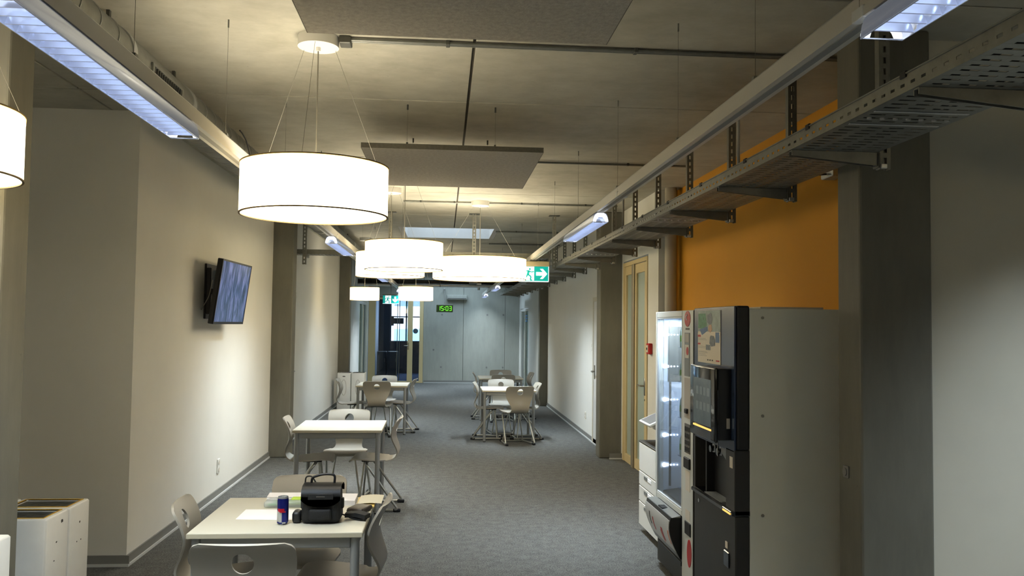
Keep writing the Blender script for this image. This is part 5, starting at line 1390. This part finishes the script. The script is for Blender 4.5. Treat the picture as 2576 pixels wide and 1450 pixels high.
for y in (4.72, 4.60):
    bm = BM(); cyl(bm, (FX+0.03, y, 1.045), (FX+0.03, y, 1.00), 0.014, 14); cyl(bm, (FX+0.03, y, 1.00), (FX+0.03, y, 0.975), 0.020, 14, 0.012); disc(bm, (FX+0.006, y, 0.995), (1, 0, 0), 0.020, 0.010, 18); part(c, 'nozzle', bm, 'chrome', 40)
bm = BM(); prism(bm, [(FX+0.012, 1.045), (FX+0.012, 1.0), (FX+0.04, 0.955), (FX+0.075, 0.965), (FX+0.078, 1.045)], 'y', 4.47, 4.56); part(c, 'spout_cover', bm, 'cup_plastic')
bm = BM(); box(bm, FX+0.004, BXk, Y0, Y1, 0.03, 0.698, 0.006); ldn = part(c, 'lower_door', bm, 'charcoal')
bm = BM(); disc(bm, (FX+0.002, 4.93, 0.655), (1, 0, 0), 0.012, 0.006, 14); part(ldn, 'lock', bm, 'chrome')
bm = BM(); box(bm, FX-0.001, FX+0.004, 4.42, 4.455, 0.50, 0.535); part(ldn, 'door_label', bm, 'label_paper')
bm = BM(); box(bm, FX-0.004, FX+0.004, 4.395, 4.475, 0.40, 0.485, 0.004); part(ldn, 'cup_flap', bm, 'black_gloss')
# poster
po = part(c, 'poster', box(BM(), FX-0.003, FX, 4.53, 4.94, 1.488, 1.795), 'poster_paper')
def pr(nm, pts, m, d=0.001): 
    bm = BM(); prism(bm, [(4.94-u*0.41, 1.795-v*0.307) for u, v in pts], 'x', FX-0.003-d, FX-0.003); part(po, nm, bm, m)
def R4(u0, v0, u1, v1): return [(u0, v0), (u1, v0), (u1, v1), (u0, v1)]
pr('print_sky', R4(0.0, 0.0, 1.0, 0.40), 'poster_sky', 0.0004)
pr('print_green', [(0.03, 0.05), (0.35, 0.05), (0.42, 0.28), (0.30, 0.36), (0.02, 0.33)], 'poster_green', 0.0008)
pr('print_blue', [(0.08, 0.36), (0.44, 0.30), (0.46, 0.38), (0.20, 0.47)], 'poster_blue', 0.0012)
pr('print_figure', [(0.45, 0.08), (0.60, 0.04), (0.66, 0.12), (0.64, 0.24), (0.55, 0.27), (0.44, 0.22)], 'poster_grey', 0.0014)
pr('print_hand', [(0.50, 0.28), (0.62, 0.26), (0.66, 0.36), (0.58, 0.42), (0.48, 0.38)], 'poster_skin', 0.0014)
pr('print_lower', [(0.0, 0.44), (0.3, 0.47), (0.62, 0.40), (1.0, 0.40), (1.0, 0.46), (0.0, 0.50)], 'poster_paper', 0.0010)
pr('print_red_bar', R4(0.0, 0.465, 0.14, 0.505), 'red_print', 0.0014); pr('print_red_bar', R4(0.0, 0.625, 0.12, 0.655), 'red_print', 0.0014)
pr('print_van', [(0.56, 0.50), (0.60, 0.47), (0.72, 0.48), (0.78, 0.55), (0.78, 0.66), (0.62, 0.68), (0.54, 0.62)], 'poster_grey', 0.0014)
pr('print_photo', R4(0.80, 0.41, 0.96, 0.60), 'poster_blue', 0.0014); pr('print_cups', R4(0.38, 0.65, 0.58, 0.75), 'poster_grey', 0.0014)
for k, v in enumerate((0.53, 0.555, 0.685, 0.71, 0.78, 0.80, 0.83, 0.86)): pr('print_line', R4(0.03, v, 0.36+0.05*(k % 3), v+0.008), 'ink_light', 0.0012)
for u in (0.44, 0.54, 0.64): pr('print_mark', R4(u, 0.925, u+0.05, 0.95), 'ink_grey', 0.0012)
pr('print_mark', R4(0.82, 0.925, 0.96, 0.95), 'red_print', 0.0012)
# touch screen box
X0, X1, a, b2, z0, z1 = 1.455, 1.55, 4.354, 4.80, 1.078, 1.480
bm = BM(); box(bm, X0+0.022, X1, a+0.012, b2-0.012, z0+0.012, z1-0.006, 0.006, 2); tb = part(c, 'screen_housing', bm, 'black_plastic', 50)
bm = BM(); box(bm, X0, X0+0.020, a, b2, z0, z1, 0.009, 3); part(tb, 'screen_bezel', bm, 'black_gloss', 50)
bm = BM(); box(bm, X0-0.0012, X0, a+0.06, b2-0.075, z0+0.075, z1-0.070); part(tb, 'touch_screen', bm, 'touch_screen')
bm = BM(); box(bm, X0-0.004, X0, a+0.055, b2-0.075, z0+0.056, z0+0.066, 0.001); part(tb, 'light_bar', bm, 'amber_light')
for i in range(4):
    for j in range(2):
        bm = BM(); box(bm, X0-0.0018, X0-0.0012, a+0.08+i*0.065, a+0.125+i*0.065, z0+0.155+j*0.085, z0+0.20+j*0.085); part(tb, 'menu_tile', bm, 'screen_tile')
bm = BM(); box(bm, X0+0.070, X0+0.088, a+0.0105, a+0.0125, z0+0.075, z0+0.130); part(tb, 'side_label', bm, 'label_paper')
for z in (z1-0.2, z0+0.04):
    bm = BM(); cyl(bm, (X0+0.021, a+0.010, z-0.11), (X0+0.021, a+0.010, z+0.08), 0.003, 8); part(tb, 'trim_rod', bm, 'chrome')

# ------------------------------------------------------------------ copier
c = thing('office_copier', 'white office copier with paper drawers and tilted control panel', 'copier', (1.98, 6.47, 0))
cx0, cx1, cy0, cy1 = 1.646, 2.30, 6.08, 6.86
bm = BM(); box(bm, cx0+0.02, cx1, cy0, cy1, 0.045, 0.735, 0.010, 2); part(c, 'body', bm, 'appliance_white')
for k in range(4):
    x = cx0+0.08 if k % 2 else cx1-0.08; y = cy0+0.08 if k < 2 else cy1-0.08
    bm = BM(); cyl(bm, (x, y, 0.0), (x, y, 0.046), 0.028, 14); part(c, 'castor', bm, 'rubber')
for k, (z0, z1) in enumerate(((0.06, 0.25), (0.256, 0.38), (0.386, 0.50))):
    bm = BM(); box(bm, cx0, cx0+0.02, cy0+0.01, cy1-0.005, z0, z1, 0.004); d = part(c, 'drawer', bm, 'appliance_white')
    for yy in (6.62, 6.50):
        bm = BM(); box(bm, cx0-0.004, cx0+0.004, yy-0.055, yy+0.055, z1-0.045, z1-0.015, 0.003); part(d, 'grip', bm, 'cup_plastic' if yy > 6.55 else 'paper')
bm = BM(); box(bm, cx0, cx0+0.02, cy0+0.01, cy1-0.005, 0.506, 0.732, 0.004); part(c, 'front_cover', bm, 'appliance_white')
bm = BM(); box(bm, cx0-0.002, cx1, cy0-0.002, cy1+0.002, 0.735, 0.748, 0.004); part(c, 'deck', bm, 'charcoal')
bm = BM(); box(bm, cx0+0.16, cx1, cy0+0.02, cy1-0.10, 0.748, 0.905, 0.012, 2); tu = part(c, 'scanner_unit', bm, 'appliance_white')
bm = BM(); box(bm, cx0+0.157, cx0+0.162, 6.42, 6.74, 0.86, 0.895); part(tu, 'dark_slot', bm, 'charcoal')
bm = BM(); box(bm, cx0+0.155, cx0+0.161, 6.58, 6.70, 0.79, 0.825); part(tu, 'green_badge', bm, 'green_plastic')
bm = BM(); box(bm, cx0+0.18, cx1-0.01, cy0+0.03, cy1-0.12, 0.905, 0.985, 0.02, 2); part(c, 'feeder_lid', bm, 'appliance_white')
bm = BM(); box(bm, -0.11, 0.08, -0.17, 0.17, -0.012, 0.012, 0.006, 2)
PMx = Matrix.Translation((1.725, 6.60, 0.955)) @ Matrix.Rotation(math.radians(-24), 4, 'Y')
bmesh.ops.transform(bm, matrix=PMx, verts=bm.verts[:]); cp = part(c, 'control_panel', bm, 'appliance_white')
bm = BM(); box(bm, -0.095, 0.06, -0.145, 0.145, 0.012, 0.0145, 0.001); bmesh.ops.transform(bm, matrix=PMx, verts=bm.verts[:]); part(cp, 'display', bm, 'ink_grey')
bm = BM(); box(bm, 1.72, 1.80, 6.56, 6.72, 0.86, 0.96, 0.005); part(c, 'panel_arm', bm, 'appliance_white')
